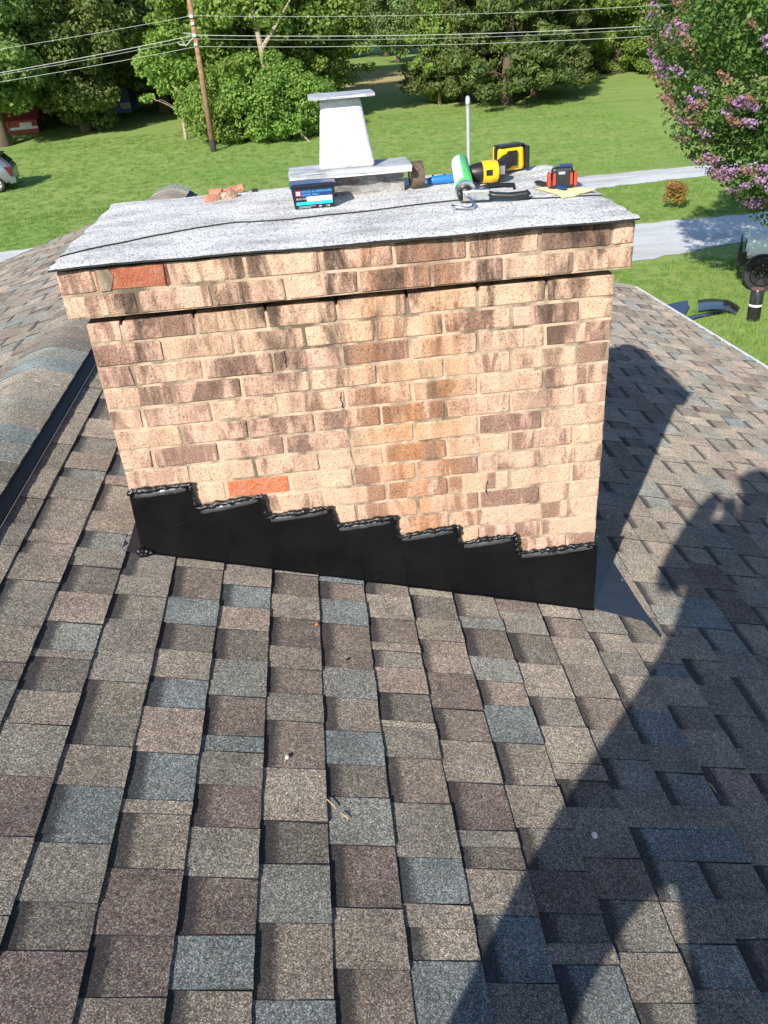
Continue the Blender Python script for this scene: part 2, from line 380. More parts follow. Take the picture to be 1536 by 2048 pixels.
M['petal_old'] = mat_leaf('faded_pink_petal', (0.21, 0.11, 0.085), (0.36, 0.21, 0.17), 0.25, 0.1)
M['red_paint'] = plain('red_barn_paint', (0.34, 0.07, 0.06), 0.7, 0, 0.2, 5)
M['blue_tarp'] = plain('blue_painted_metal', (0.08, 0.20, 0.50), 0.5)
M['silver'] = plain('silver_car_paint', (0.24, 0.27, 0.29), 0.28, 0.6, 0.03)
M['white_car'] = plain('white_car_paint', (0.80, 0.82, 0.84), 0.5, 0, 0.02)
M['glass'] = plain('dark_car_glass', (0.02, 0.025, 0.03), 0.06, 0, 0.1, 30, 0, 0.8)
M['tail'] = plain('dark_red_lamp', (0.10, 0.008, 0.010), 0.15)
M['tyre'] = plain('tyre_rubber', (0.018, 0.018, 0.018), 0.8)
M['wheel_black'] = plain('black_wheel_rim', (0.012, 0.012, 0.014), 0.35)
M['skin'] = plain('skin', (0.48, 0.28, 0.20), 0.5, 0, 0.08)
M['shirt'] = plain('grey_shirt', (0.20, 0.21, 0.23), 0.9)
M['trousers'] = plain('dark_work_trousers', (0.06, 0.06, 0.07), 0.9)
M['pebble'] = plain('pale_pebble', (0.62, 0.58, 0.52), 0.8)
M['twig'] = plain('dry_twig', (0.50, 0.33, 0.17), 0.8)

# ------------------------------------------------------------------ roof geometry constants
SL = 0.2946; Z0 = -0.794                       # right slope: z = Z0 - SL * x
RX = -0.62; RZ = Z0 - SL * RX                  # ridge line x, z
NR = Vector((SL, 0, 1)).normalized(); NL = Vector((-SL, 0, 1)).normalized()
RAKE = 5.95; YN = -3.6                         # far gable, near end of the modelled roof
def zr(x): return Z0 - SL * x
def zl(x): return RZ + SL * (x - RX)
def eave_x(y): return 3.825 + (RAKE - y) * 0.160      # eave runs slightly askew to the courses
EXPO = 0.151; E0 = 0.251

# ------------------------------------------------------------------ ground
def smooth(t): t = min(max(t, 0.0), 1.0); return t * t * (3 - 2 * t)
def gz(x, y): return -4.9 + 1.6 * smooth((y - 28) / 55)
def make_ground():
    xs = sorted(set([-600, -400, -250, -160] + list(np.arange(-110, 111, 4.0)) + [160, 250, 400, 600]))
    ys = sorted(set([-300, -150, -80] + list(np.arange(-40, 121, 4.0)) + [160, 220, 320, 450, 700]))
    v = [(x, y, gz(x, y)) for y in ys for x in xs]; nx = len(xs)
    f = [(j * nx + i, j * nx + i + 1, (j + 1) * nx + i + 1, (j + 1) * nx + i) for j in range(len(ys) - 1) for i in range(nx - 1)]
    mb = MB(); mb.add(v, f); o = mb.build('lawn', M['lawn'], smooth=True); tag(o, 'mown green lawn and meadow rising towards the woods', kind='structure')
make_ground()
def strip(name, pts, label):
    """pts: (x, y_near, y_far); a gravel sheet on the lawn with ragged edges"""
    mb = MB(); vs = []; n = 0; rows = []
    X = [p[0] for p in pts]
    xs = np.arange(X[0], X[-1], 0.35)
    for x in xs:
        a = np.interp(x, X, [p[1] for p in pts]) + random.uniform(-.09, .09); b = np.interp(x, X, [p[2] for p in pts]) + random.uniform(-.09, .09)
        for k in range(4):
            y = a + (b - a) * k / 3; vs.append((x, y, gz(x, y) + 0.012 + (0.015 if k in (1, 2) else 0)))
    fs = [(i * 4 + k, (i + 1) * 4 + k, (i + 1) * 4 + k + 1, i * 4 + k + 1) for i in range(len(xs) - 1) for k in range(3)]
    mb.add(vs, fs); o = mb.build(name, M['gravel'], smooth=True); tag(o, label, kind='structure'); return o
strip('gravel_lane', [(-60, 20.5, 22.3), (-20, 22.2, 24.0), (-8.5, 23.2, 25.0), (0, 24.6, 26.6), (10.3, 26.5, 28.8), (14, 27.0, 28.9), (30, 27.2, 29.2), (70, 26, 28)], 'pale gravel lane crossing the lawn behind the house')
strip('gravel_drive', [(1.0, 15.0, 17.5), (4.5, 16.2, 19.6), (8.2, 17.3, 21.0), (11.4, 18.2, 21.05), (13.4, 18.6, 21.0), (30, 19.5, 22), (60, 20, 22.5)], 'wider gravel drive passing under the flowering tree')

# ------------------------------------------------------------------ house with its shingled roof
house = empty('house', (1.6, 1.2, -4.9)); bpy.context.view_layer.update()
tag(house, 'house roof covered in mixed grey, brown and blue asphalt shingles', 'house')
# deck right and left (solid slabs)
def deck(name, pts, n):
    mb = MB(); mb.prism(pts, -Vector(n) * 0.03); o = mb.build(name, M['deck']); return adopt(o, house)
ey0, ey1 = eave_x(YN), eave_x(RAKE)
deck_r = deck('roof_slope', [(RX, YN, RZ), (ey0, YN, zr(ey0)), (ey1, RAKE, zr(ey1)), (RX, RAKE, RZ)], NR)
XL = -4.6
deck_l = deck('roof_slope', [(RX - 0.001, YN, RZ), (RX - 0.001, RAKE, RZ), (XL, RAKE, zl(XL)), (XL, YN, zl(XL))], NL)
deck_l['label'] = 'far slope of the roof beyond the ridge'

PAL = {'L': (0.252, 0.228, 0.190), 'T': (0.204, 0.183, 0.153), 'G': (0.176, 0.170, 0.148), 'D': (0.122, 0.112, 0.098), 'B': (0.128, 0.168, 0.182),
       'S': (0.174, 0.192, 0.182), 'M': (0.120, 0.092, 0.084), 'N': (0.150, 0.124, 0.105), 'P': (0.248, 0.208, 0.175)}
KEYS = 'LLTTGGDBSSMNPPTGTSNTGL'
LAY = {-2: [(-0.521, 'T', 1), (-0.552, 'D', 0), (-0.681, 'T', 1), (-0.796, 'G', 1), (-0.954, 'M', 0), (-1.117, 'T', 1), (-1.22, 'G', 0), (-1.295, 'G', 1), (-1.374, 'N', 0), (-1.504, 'T', 1)],
 -1: [(-0.361, 'G', 1), (-0.499, 'G', 1), (-0.62, 'T', 0), (-0.74, 'G', 0), (-0.845, 'T', 1), (-0.967, 'B', 0), (-1.121, 'G', 1), (-1.258, 'D', 0), (-1.359, 'M', 1), (-1.501, 'D', 0)],
 0: [(0.011, 'T', 1), (-0.056, 'N', 0), (-0.222, 'B', 1), (-0.351, 'D', 0), (-0.468, 'L', 1), (-0.583, 'B', 0), (-0.697, 'P', 1), (-0.851, 'B', 0), (-0.994, 'T', 1), (-1.032, 'L', 0), (-1.173, 'M', 1), (-1.32, 'M', 0), (-1.441, 'N', 1), (-1.497, 'G', 1)],
 1: [(0.009, 'L', 1), (-0.123, 'B', 0), (-0.24, 'P', 1), (-0.35, 'D', 0), (-0.486, 'S', 1), (-0.632, 'N', 0), (-0.778, 'B', 1), (-0.83, 'G', 1), (-0.935, 'M', 0), (-1.056, 'G', 1), (-1.182, 'M', 0), (-1.315, 'B', 1), (-1.422, 'T', 0), (-1.498, 'G', 1)],
 2: [(0.0, 'L', 1), (-0.024, 'N', 0), (-0.142, 'T', 1), (-0.263, 'M', 0), (-0.4, 'T', 1), (-0.497, 'N', 0), (-0.6, 'G', 1), (-0.705, 'N', 0), (-0.868, 'L', 1), (-1.025, 'D', 0), (-1.142, 'S', 1), (-1.28, 'T', 0), (-1.436, 'B', 1), (-1.495, 'G', 1)],
 3: [(0.005, 'B', 1), (-0.039, 'N', 0), (-0.138, 'B', 1), (-0.263, 'N', 0), (-0.389, 'N', 0), (-0.468, 'S', 1), (-0.594, 'T', 0), (-0.723, 'B', 1), (-0.839, 'D', 0), (-0.943, 'S', 1), (-1.079, 'M', 0), (-1.236, 'L', 1), (-1.369, 'N', 0), (-1.487, 'G', 1)],
 4: [(-0.002, 'N', 0), (-0.078, 'L', 1), (-0.206, 'N', 0), (-0.329, 'T', 1), (-0.367, 'G', 0), (-0.445, 'P', 1), (-0.555, 'D', 0), (-0.664, 'L', 1), (-0.689, 'G', 1), (-0.797, 'P', 0), (-0.946, 'G', 1), (-1.101, 'B', 0), (-1.217, 'T', 1), (-1.273, 'L', 0), (-1.347, 'B', 1), (-1.483, 'T', 0)],
 5: [(-0.002, 'L', 1), (-0.051, 'D', 0), (-0.179, 'T', 1), (-0.29, 'P', 0), (-0.446, 'M', 1), (-0.596, 'N', 0), (-0.72, 'T', 1), (-0.864, 'M', 0), (-1.014, 'G', 1), (-1.062, 'D', 0), (-1.12, 'T', 1), (-1.236, 'B', 0), (-1.386, 'G', 1), (-1.484, 'T', 0)],
 6: [(-0.004, 'T', 0), (-0.141, 'S', 1), (-0.203, 'N', 0), (-0.344, 'S', 1), (-0.455, 'P', 0), (-0.563, 'B', 1), (-0.709, 'L', 0), (-0.86, 'T', 1), (-0.994, 'G', 0), (-1.112, 'M', 1), (-1.222, 'D', 0), (-1.295, 'T', 1), (-1.343, 'B', 0), (-1.481, 'T', 1)],
 7: [(-0.011, 'N', 1), (-0.083, 'G', 1), (-0.201, 'D', 0), (-0.352, 'L', 1), (-0.505, 'G', 0), (-0.626, 'L', 1), (-0.766, 'T', 1), (-0.824, 'D', 0), (-0.916, 'G', 1), (-1.069, 'N', 1), (-1.181, 'G', 0), (-1.309, 'T', 1), (-1.418, 'G', 0), (-1.478, 'T', 1)],
 8: [(-0.009, 'L', 1), (-0.082, 'N', 0), (-0.192, 'L', 1), (-0.329, 'T', 1), (-0.483, 'N', 0), (-0.62, 'G', 1), (-0.732, 'S', 0), (-0.843, 'G', 1), (-0.968, 'B', 0), (-1.062, 'S', 0), (-1.179, 'T', 1), (-1.282, 'S', 0), (-1.386, 'T', 1)],
 9: [(-0.014, 'G', 1), (-0.14, 'T', 0), (-0.244, 'G', 1), (-0.356, 'L', 0), (-0.516, 'B', 0), (-0.661, 'G', 1), (-0.765, 'S', 0), (-0.882, 'T', 1), (-0.96, 'B', 1), (-1.058, 'T', 0), (-1.163, 'G', 1), (-1.265, 'M', 0), (-1.387, 'B', 1)]}

def course_tabs(k, y0, y1):
    """list of (ya, yb, key, raised) from y0 (near) to y1 (far)"""
    out = []
    def rnd(a, b, up):
        y = a
        while y < b - 1e-6:
            w = random.choice([.07, .10, .12, .13, .14, .15, .17, .19, .21])
            e = min(b, y + w)
            if b - e < 0.05: e = b
            out.append((y, e, random.choice(KEYS), up)); up = 1 - up; y = e
    if k in LAY:
        l = sorted(LAY[k]); ys = [a[0] for a in l]
        rnd(y0, ys[0] - 0.11, 1)
        out.append((ys[0] - 0.11, ys[0], l[0][1], l[0][2]))
        for i in range(len(l) - 1):           # entry i is the tab that starts (far edge) at its y and runs towards the camera
            out.append((ys[i], ys[i + 1], l[i + 1][1], l[i + 1][2]))
        rnd(ys[-1], y1, 1 - l[-1][2])
    else:
        rnd(y0, y1, random.randint(0, 1))
    return out

def tab_geo(xa, xb, ya, yb, up, side, key):
    """one shingle tab: a wedge lying on the slope; xa upslope end (tucked under the course above), xb the butt edge"""
    zf, n = (zr, NR) if side > 0 else (zl, NL)
    hb = 0.0122 if up else 0.0092; ha = 0.0034 if up else 0.0022
    hb += random.uniform(-.0008, .0012)
    ins = 0.0006 if up else 0.0
    ya += ins; yb -= ins
    seg = 4; vs = []
    jit = [random.uniform(-.0011, .0011) for _ in range(seg + 1)]
    sk = random.uniform(-.003, .003)
    mid = xa + (xb - xa) * 0.44
    for i in range(seg + 1):
        f = i / seg; y = ya + (yb - ya) * f
        xe = xb + jit[i] * side + (0 if up else -.0004 * side)
        e = sk if i in (0, seg) else 0
        for x, h in ((xa, ha), (mid, ha + (hb - ha) * .44), (xe, hb + random.uniform(-.0004, .0007)), (xe + .0008 * side, -0.001)):
            vs.append(Vector((x, y + (e * (x - xa) / (xb - xa) if i in (0, seg) else 0), zf(x))) + n * h)
    fs = []
    for i in range(seg):
        a, b = i * 4, (i + 1) * 4
        for q in range(3): fs.append((a + q, a + q + 1, b + q + 1, b + q))
    nq = len(fs); lo = len(vs); vs.append(Vector((xa, ya, zf(xa))) - n * .001); vs.append(Vector((xa, yb, zf(xa))) - n * .001)
    fs += [(lo, 3, 2, 1, 0), (seg * 4, seg * 4 + 1, seg * 4 + 2, seg * 4 + 3, lo + 1)]
    c = PAL[key]; j = random.uniform(.88, 1.12); tint = (c[0] * j * 1.05, c[1] * j, c[2] * j * .97, 1.0)
    bw = random.uniform(.75, 1.05)
    # band: 1 at the head of a recessed tab, falling to 0 towards the butt
    bands = []
    for i in range(seg + 1):
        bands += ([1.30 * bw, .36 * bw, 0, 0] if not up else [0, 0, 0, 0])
    bands += [0, 0]
    mi = [1 if (q % 3 == 2) else 0 for q in range(nq)] + [1, 1]
    return vs, fs, tint, bands, mi

def finish_attr(me, tints, bands):
    a = me.color_attributes.new('tint', 'FLOAT_COLOR', 'POINT'); a.data.foreach_set('color', np.array(tints, dtype=np.float32).ravel())
    b = me.attributes.new('band', 'FLOAT', 'POINT'); b.data.foreach_set('value', np.array(bands, dtype=np.float32))

def screen(pt):
    d = Vector(pt) - CAM; z = d.dot(FWD)
    if z < .1: return None
    return (768 + FPX * d.dot(RIGHT) / z, 1024 - FPX * d.dot(UP) / z, z)

def make_shingles():
    tabs = []
    for k in range(-5, 40):
        xb = E0 + EXPO * k
        if xb > 5.4: break
        xa = xb - EXPO - 0.022
        if xb < RX + .12: continue
        xa = max(xa, RX + .01)
        for (ya, yb, key, up) in course_tabs(k, -2.9, RAKE + 0.02):
            ym = (ya + yb) / 2
            if xb > eave_x(ym) + 0.03 + EXPO: continue
            xbb = min(xb, eave_x(ym) + 0.018)
            if xbb - xa < .03: continue
            if ya > 0.02 and yb < 0.78 and xa > .02 and xb < 1.50: continue     # inside the chimney
            c = Vector(((xa + xb) / 2, ym, zr((xa + xb) / 2)))
            s = screen(c); size = 0
            if s and -60 < s[0] < 1596 and -60 < s[1] < 2110:
                d = (c - CAM); size = (yb - ya) * EXPO / d.length_squared * abs(d.normalized().dot(NR))
                if s[1] < 1060 and 290 < s[0] < 1190: size = 0
            tabs.append((size, xa, xbb, ya, yb, key, up, 1))
    for k in range(0, 27):
        xb = RX - 0.17 - EXPO * k; xa = xb + EXPO + 0.02
        for (ya, yb, key, up) in course_tabs(999, -2.0, RAKE + .02):
            tabs.append((0, min(xa, RX - .01), xb, ya, yb, key, up, -1))
    tabs.sort(key=lambda t: -t[0])
    bpy.context.view_layer.update(); inv = deck_r.matrix_world.inverted()
    for t_ in tabs[:300]:
        vs, fs, tint, bands, mi = tab_geo(*t_[1:5], t_[6], t_[7], t_[5])
        o_ = vs[8].copy()
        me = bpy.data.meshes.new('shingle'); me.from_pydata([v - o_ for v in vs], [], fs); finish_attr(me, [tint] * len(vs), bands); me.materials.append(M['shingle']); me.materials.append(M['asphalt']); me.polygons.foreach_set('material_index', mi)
        ob = bpy.data.objects.new('shingle', me); col.objects.link(ob); ob.parent = deck_r; ob.matrix_parent_inverse = inv; ob.location = o_
    for side, name in ((1, 'shingle_field'), (-1, 'shingle_field')):
        V, F, T, B, MI = [], [], [], [], []
        for t_ in tabs[300:]:
            if t_[7] != side: continue
            vs, fs, tint, bands, mi = tab_geo(*t_[1:5], t_[6], t_[7], t_[5]); MI += mi; tint = (tint[0] * 1.08, tint[1] * 1.08, tint[2] * 1.08, 1)
            n = len(V); V += vs; F += [tuple(i + n for i in f) for f in fs]; T += [tint] * len(vs); B += bands
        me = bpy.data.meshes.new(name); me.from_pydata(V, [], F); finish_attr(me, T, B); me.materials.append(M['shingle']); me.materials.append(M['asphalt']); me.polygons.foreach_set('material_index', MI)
        ob = bpy.data.objects.new(name, me); col.objects.link(ob); adopt(ob, deck_r if side > 0 else deck_l); ob['kind'] = 'stuff'
make_shingles()

# ridge vent and its cap shingles
def make_ridge():
    mb = MB(); w = 0.190; h = 0.034
    prof = [(-w, zl(RX - w) + .006), (-w, zl(RX - w) + .026)] + [(u * .16, RZ + .034 - SL * .165 * .92 * abs(u) ** 1.5) for u in (-.9, -.6, -.3, 0, .3, .6, .9)] + [(w, zr(RX + w) + .026), (w, zr(RX + w) + .006)]
    a = [(RX + x, YN, z) for x, z in prof]; b = [(RX + x, RAKE - .02, z) for x, z in prof]; n = len(prof)
    mb.add(a + b, [tuple(range(n)), tuple(range(2 * n - 1, n - 1, -1))] + [(i, (i + 1) % n, n + (i + 1) % n, n + i) for i in range(n)])
    vent = mb.build('ridge_vent', M['vent']); adopt(vent, house)
    # thin bright wire along the vent's lower lip
    mb = MB(); mb.tube([(RX + w + .004, YN, zr(RX + w) + .016), (RX + w + .004, RAKE - .03, zr(RX + w) + .016)], .0018, 5)
    lip = mb.build('vent_lip', M['galv']); adopt(lip, vent)
    inv = vent.matrix_world.inverted()
    ex = 0.142; y = YN; wc = 0.165; i = 0
    cols_ = 'TLBSDNTPMLGDSBTN'
    while y < RAKE - .01:
        y1 = min(y + ex + .03, RAKE + .01); vs = []; N = 10
        def prof_at(h0, jit=0):
            out = []
            for q in range(N + 1):
                u = -1 + 2 * q / N; x = RX + u * wc
                zc = RZ + .050 - SL * wc * 0.92 * abs(u) ** 1.5 - .004 * abs(u)
                out.append((x, zc + h0))
            return out
        A = prof_at(.0050); B = prof_at(.0012)      # near end proud of the piece before it, far end tucked under the next
        for x, z in A: vs.append(Vector((x, y, z)))
        for x, z in B: vs.append(Vector((x, y1, z)))
        for x, z in A: vs.append(Vector((x, y, z - .0048)))
        for x, z in B: vs.append(Vector((x, y1, z - .005)))
        m = N + 1; fs = []
        for q in range(N):
            fs += [(q, q + 1, m + q + 1, m + q), (2 * m + q, 3 * m + q, 3 * m + q + 1, 2 * m + q + 1), (q, 2 * m + q, 2 * m + q + 1, q + 1), (m + q, m + q + 1, 3 * m + q + 1, 3 * m + q)]
        fs += [(0, m, 3 * m, 2 * m), (N, 2 * m + N, 3 * m + N, m + N)]
        key = cols_[i % len(cols_)] if random.random() < .85 else random.choice('TG'); c = PAL[key]; j = random.uniform(.9, 1.15)
        o_ = vs[N // 2].copy()
        me = bpy.data.meshes.new('ridge_shingle'); me.from_pydata([v - o_ for v in vs], [], fs); finish_attr(me, [(c[0] * j * 1.1, c[1] * j * 1.1, c[2] * j * 1.1, 1)] * len(vs), [0] * len(vs))
        me.polygons.foreach_set('use_smooth', [abs(p.normal.z) > .5 for p in me.polygons]); me.materials.append(M['shingle'])
        ob = bpy.data.objects.new('ridge_shingle', me); col.objects.link(ob); autosmooth(ob, 30); ob.parent = vent; ob.matrix_parent_inverse = inv; ob.location = o_
        y += ex; i += 1
make_ridge()
# white drip edge along the eave, fascia, far rake trim, walls
mb = MB()
pa = Vector((eave_x(YN), YN, zr(eave_x(YN)))); pb = Vector((eave_x(RAKE + .02), RAKE + .02, zr(eave_x(RAKE + .02))))
out = Vector((1, .16, 0)).normalized()
q = [pa - NR * .002, pa - NR * .002 + out * .085 - Vector((0, 0, .016)), pa + out * .085 - Vector((0, 0, .10)), pa - Vector((0, 0, .10))]
mb.prism(q, pb - pa); adopt(mb.build('drip_edge', M['white_metal']), house)
for (x0, x1, zf) in ((RX, eave_x(RAKE), zr), (XL, RX, zl)):
    mb = MB(); mb.prism([(x0, RAKE + .004, zf(x0) - .004), (x1, RAKE + .004, zf(x1) - .004), (x1, RAKE + .004, zf(x1) - .16), (x0, RAKE + .004, zf(x0) - .16)], (0, .022, 0))
    adopt(mb.build('rake_board', M['soffit']), house)
mb = MB(); xw0, xw1 = XL + .4, 3.45
mb.prism([(xw0, RAKE - .3, -4.95), (xw1, RAKE - .3, -4.95), (xw1, RAKE - .3, zr(xw1) - .05), (RX, RAKE - .3, RZ - .05), (xw0, RAKE - .3, zl(xw0) - .05)], (0, YN - RAKE + .6, 0))
adopt(mb.build('wall', M['wall_siding']), house)

# ------------------------------------------------------------------ chimney
W, DEP, ROW = 1.52, 0.80, 0.0677; BL = 0.2027; JT = 0.0095
chimney = empty('chimney', (0.76, 0.40, -1.05)); tag(chimney, 'wide tan brick chimney with stained faces and a white felt cap', 'chimney')
bpy.context.view_layer.update(); CHINV = chimney.matrix_world.inverted()
def brick_mesh(l, h, d, seed):
    r = random.Random(seed); bm = bmesh.new(); bmesh.ops.create_cube(bm, size=1.0)
    for v in bm.verts: v.co = Vector((v.co.x * l, v.co.y * d, v.co.z * h))
    bmesh.ops.bevel(bm, geom=list(bm.edges), offset=.0034, segments=1, affect='EDGES')
    for v in bm.verts: v.co += Vector((r.uniform(-.0022, .0022), r.uniform(-.0012, .0012), r.uniform(-.0020, .0020)))
    me = bpy.data.meshes.new('brick'); bm.to_mesh(me); bm.free(); return me
BM = {}
def put_brick(x0, x1, z, rot, y, mat='brick', proud=0.0):
    """a brick whose outer face lies on plane y (rot 0: front -Y) ; rot 1 right side +X, 2 left side -X"""
    l = x1 - x0 - JT; h = ROW - JT; d = .09
    key = (round(l, 3), random.randint(0, 3), mat)
    if key not in BM:
        BM[key] = brick_mesh(l, h, d, len(BM) * 7 + 1); BM[key].materials.append(M[mat])
    ob = bpy.data.objects.new('brick', BM[key]); col.objects.link(ob)
    c = (x0 + x1) / 2; j = random.uniform(-.0018, .0022) + proud
    if rot == 0: ob.location = (c, y + d / 2 - j, z)
    elif rot == 1: ob.location = (y - d / 2 + j, c, z); ob.rotation_euler = (0, 0, math.pi / 2)
    elif rot == 2: ob.location = (y + d / 2 - j, c, z); ob.rotation_euler = (0, 0, -math.pi / 2)
    ob.rotation_euler.y += random.uniform(-.004, .004) if rot == 0 else 0
    ob.parent = chimney; ob.matrix_parent_inverse = CHINV
    return ob
def course(x0, x1, z, half, rot, y, skip=None, special=None):
    x = x0; first = True; i = 0; r = random.Random(int(z * 1e4) + rot)
    while x < x1 - .02:
        w = (BL / 2 if (half and first) else BL); e = x + w
        if x1 - e < .05: e = x1
        first = False
        if not (skip and skip((x + e) / 2, z, x, e)):
            m = 'brick'; pr = 0.0
            if special:
                s = special((x + e) / 2, z)
                if s: m, pr = s
            put_brick(x, e, z, rot, y, m, pr)
        x = e; i += 1
for r in range(0, 20):
    z = -(r + .5) * ROW - .018
    course(0, W, z, r % 2 == 0, 0, 0.0, skip=lambda c, zz, a, b: zz + ROW / 2 < zr(a) - .02,
           special=lambda c, zz: ('brick_orange', -.002) if abs(zz + 7.5 * ROW + ROW) < .02 and abs(c - .40) < .09 else None)
    course(.092, DEP, z, r % 2 == 1, 1, W, skip=lambda c, zz, a, b: zz + ROW / 2 < zr(W) - .03)
    course(.092, DEP, z, r % 2 == 1, 2, 0.0, skip=lambda c, zz, a, b: zz + ROW / 2 < zr(0) - .03)
CB = 0.034
for r in range(2):
    z = (r + .5) * ROW
    course(-CB, W + CB, z, r == 1, 0, -CB, special=lambda c, zz: ('brick_red', -.0025) if zz > ROW and abs(c - .17) < .10 else None)
    course(.06, DEP + CB, z, r == 0, 1, W + CB); course(.06, DEP + CB, z, r == 0, 2, -CB)
for x0_, w_, m_ in ((.075, .030, 'mortar'), (.2525, .004, 'felt_edge')):
    mb = MB(); z_ = 1.5 * ROW; hh = (ROW - JT) / 2
    mb.prism([(x0_, -CB - .0012, z_ - hh), (x0_ + w_, -CB - .0012, z_ - hh + .002), (x0_ + w_ * 1.5, -CB - .0012, z_ + hh * .3), (x0_ + w_ * 1.2, -CB - .0012, z_ + hh), (x0_ + .002, -CB - .0012, z_ + hh)], (0, .02, 0)); adopt(mb.build('brick_sliver', M[m_]), chimney)
# back face of the chimney: joined brickwork nobody can see from here
mb = MB()
for r in range(-2, 16):
    z = -(r + .5) * ROW; x = 0.0 - (BL / 2 if r % 2 else 0); yb = DEP + (CB if r < 0 else 0)
    while x < W:
        a, b = max(x, 0) + JT / 2, min(x + BL, W) - JT / 2
        if b - a > .03: mb.box(((a + b) / 2, yb - .04, z), (b - a, .09, ROW - JT))
        x += BL
o = mb.build('brickwork', M['brick'], bevel=0); adopt(o, chimney); o['kind'] = 'stuff'
mb = MB(); mb.box((W / 2, DEP / 2, -.836), (W - .009, DEP - .009, 1.60)); mb.box((W / 2, DEP / 2, -.006), (W - .14, DEP - .14, .080)); mb.box((W / 2, DEP / 2, .0665), (W + 2 * CB - .010, DEP + 2 * CB - .010, .131))
adopt(mb.build('mortar', M['mortar']), chimney)

# settlement crack stepping down the middle of the front face
mb = MB(); rc = random.Random(12); zc_ = -.30; pts = []; xs_ = .702
while zc_ > -.62:
    pts.append((xs_ + rc.uniform(-.008, .008) + .012 * math.sin(zc_ * 9), -.0012 + rc.uniform(-.0015, .001), zc_)); zc_ -= rc.uniform(.012, .03)
mb.tube(pts, [rc.uniform(.0001, .0009) for _ in pts], 5); adopt(mb.build('crack', M['felt_edge']), chimney)
for x0_, z0_, l_ in ((.545, -.155, .05), (.695, -.315, .045), (1.14, -.66, .055)):
    mb = MB(); pts = [(x0_ + rc.uniform(-.004, .004), -.0012 - (CB if z0_ > 0 else 0), z0_ - l_ * k / 6) for k in range(7)]; mb.tube(pts, [rc.uniform(.0006, .0026) for _ in pts], 5); adopt(mb.build('crack', M['felt_edge']), chimney)
# cap: two overlapping sheets of white mineral felt
SEAM = [(-.10, .05), (0, .087), (.19, .227), (.42, .325), (.61, .293), (.99, .336), (1.19, .363), (1.33, .278), (1.40, .25), (1.60, .235)]
def seam(x): return float(np.interp(x, [a for a, b in SEAM], [b for a, b in SEAM]))
def wob(x, y): return .0022 * math.sin(5.1 * x + 1.3) * math.cos(4.2 * y) + .0012 * math.sin(17 * x + 9 * y)
def sheet(name, fy0, fy1, x0, x1, zoff, tt):
    NX, NY = 64, 14; vs = []
    r = random.Random(5 if zoff else 3)
    ej0 = [r.uniform(-.0018, .0018) for _ in range(NX + 1)]; ej1 = [r.uniform(-.006, .006) for _ in range(NX + 1)]
    for i in range(NX + 1):
        for j in range(NY + 1):
            x = x0 + (x1 - x0) * i / NX; a, b = fy0(x) + ej0[i], fy1(x) + ej1[i]; y = a + (b - a) * j / NY
            x += (.006 * math.sin(j * 1.7) if i in (0, NX) else 0)
            z = .1495 + zoff + wob(x, y)
            e = min(x - (-.045), 1.56 - x, y + .065, .86 - y)
            z -= .004 * max(0, 1 - max(e, 0) / .06) ** 2
            vs.append(Vector((x, y, z)))
    n = len(vs); vs += [v - Vector((0, 0, tt)) for v in vs]; s = NY + 1; fs = []
    for i in range(NX):
        for j in range(NY):
            q = (i * s + j, (i + 1) * s + j, (i + 1) * s + j + 1, i * s + j + 1); fs.append(q); fs.append(tuple(n + k for k in reversed(q)))
        for j in (0, NY): fs.append((i * s + j, n + i * s + j, n + (i + 1) * s + j, (i + 1) * s + j))
    for i in (0, NX):
        for j in range(NY): fs.append((i * s + j, i * s + j + 1, n + i * s + j + 1, n + i * s + j))
    mb = MB(); mb.add(vs, fs); o = mb.build(name, M['cap']); autosmooth(o, 40); o.data.materials.append(M['felt_edge'])
    for p in o.data.polygons:
        if p.normal.z < .3: p.material_index = 1
    return adopt(o, chimney)
sheet('cap_sheet', lambda x: -.062 + .012 * math.sin(3 * x + .4), lambda x: seam(x) + .10, -.040, 1.546, 0.0, .0055)
sheet('cap_sheet', lambda x: seam(x), lambda x: .852, -.038, 1.542, .0048, .0040)

# flue: crumbling base, painted slab, tapered stack and lid
flue = MB()
def rough_block(c, d, n, amp, seed):
    bm = bmesh.new(); bmesh.ops.create_cube(bm, size=1.0); bmesh.ops.subdivide_edges(bm, edges=list(bm.edges), cuts=n, use_grid_fill=True); r = random.Random(seed)
    for v in bm.verts: v.co = Vector((c[0] + v.co.x * d[0] + r.uniform(-amp, amp), c[1] + v.co.y * d[1] + r.uniform(-amp, amp), c[2] + v.co.z * d[2] + (r.uniform(-amp, amp) if abs(v.co.z) < .49 else 0)))
    me = bpy.data.meshes.new('x'); bm.to_mesh(me); bm.free(); return me
def mesh_obj(name, me, mat, parent):
    me.materials.append(mat); o = bpy.data.objects.new(name, me); col.objects.link(o); return adopt(o, parent)
mesh_obj('flue_base', rough_block((.853, .645, .181), (.25, .135, .064), 6, .0055, 4), M['flue_base'], chimney)
b_ = mesh_obj('flue_base', rough_block((.690, .645, .179), (.070, .130, .058), 3, .004, 6), M['brick'], chimney)
mesh_obj('flue_base', rough_block((.633, .66, .176), (.036, .12, .052), 2, .004, 8), M['flue_base'], chimney)
me = rough_block((.803, .612, .231), (.398, .175, .020), 7, .0022, 2); o = mesh_obj('flue_slab', me, M['flue_grey'], chimney); autosmooth(o, 50)
mb = MB(); a = [(.703, .560), (.888, .556), (.892, .668), (.707, .672)]; b = [(.728, .575), (.853, .573), (.855, .650), (.730, .652)]
mb.add([(x, y, .240) for x, y in a] + [(x, y, .448) for x, y in b], [(3, 2, 1, 0), (4, 5, 6, 7), (0, 1, 5, 4), (1, 2, 6, 5), (2, 3, 7, 6), (3, 0, 4, 7)])
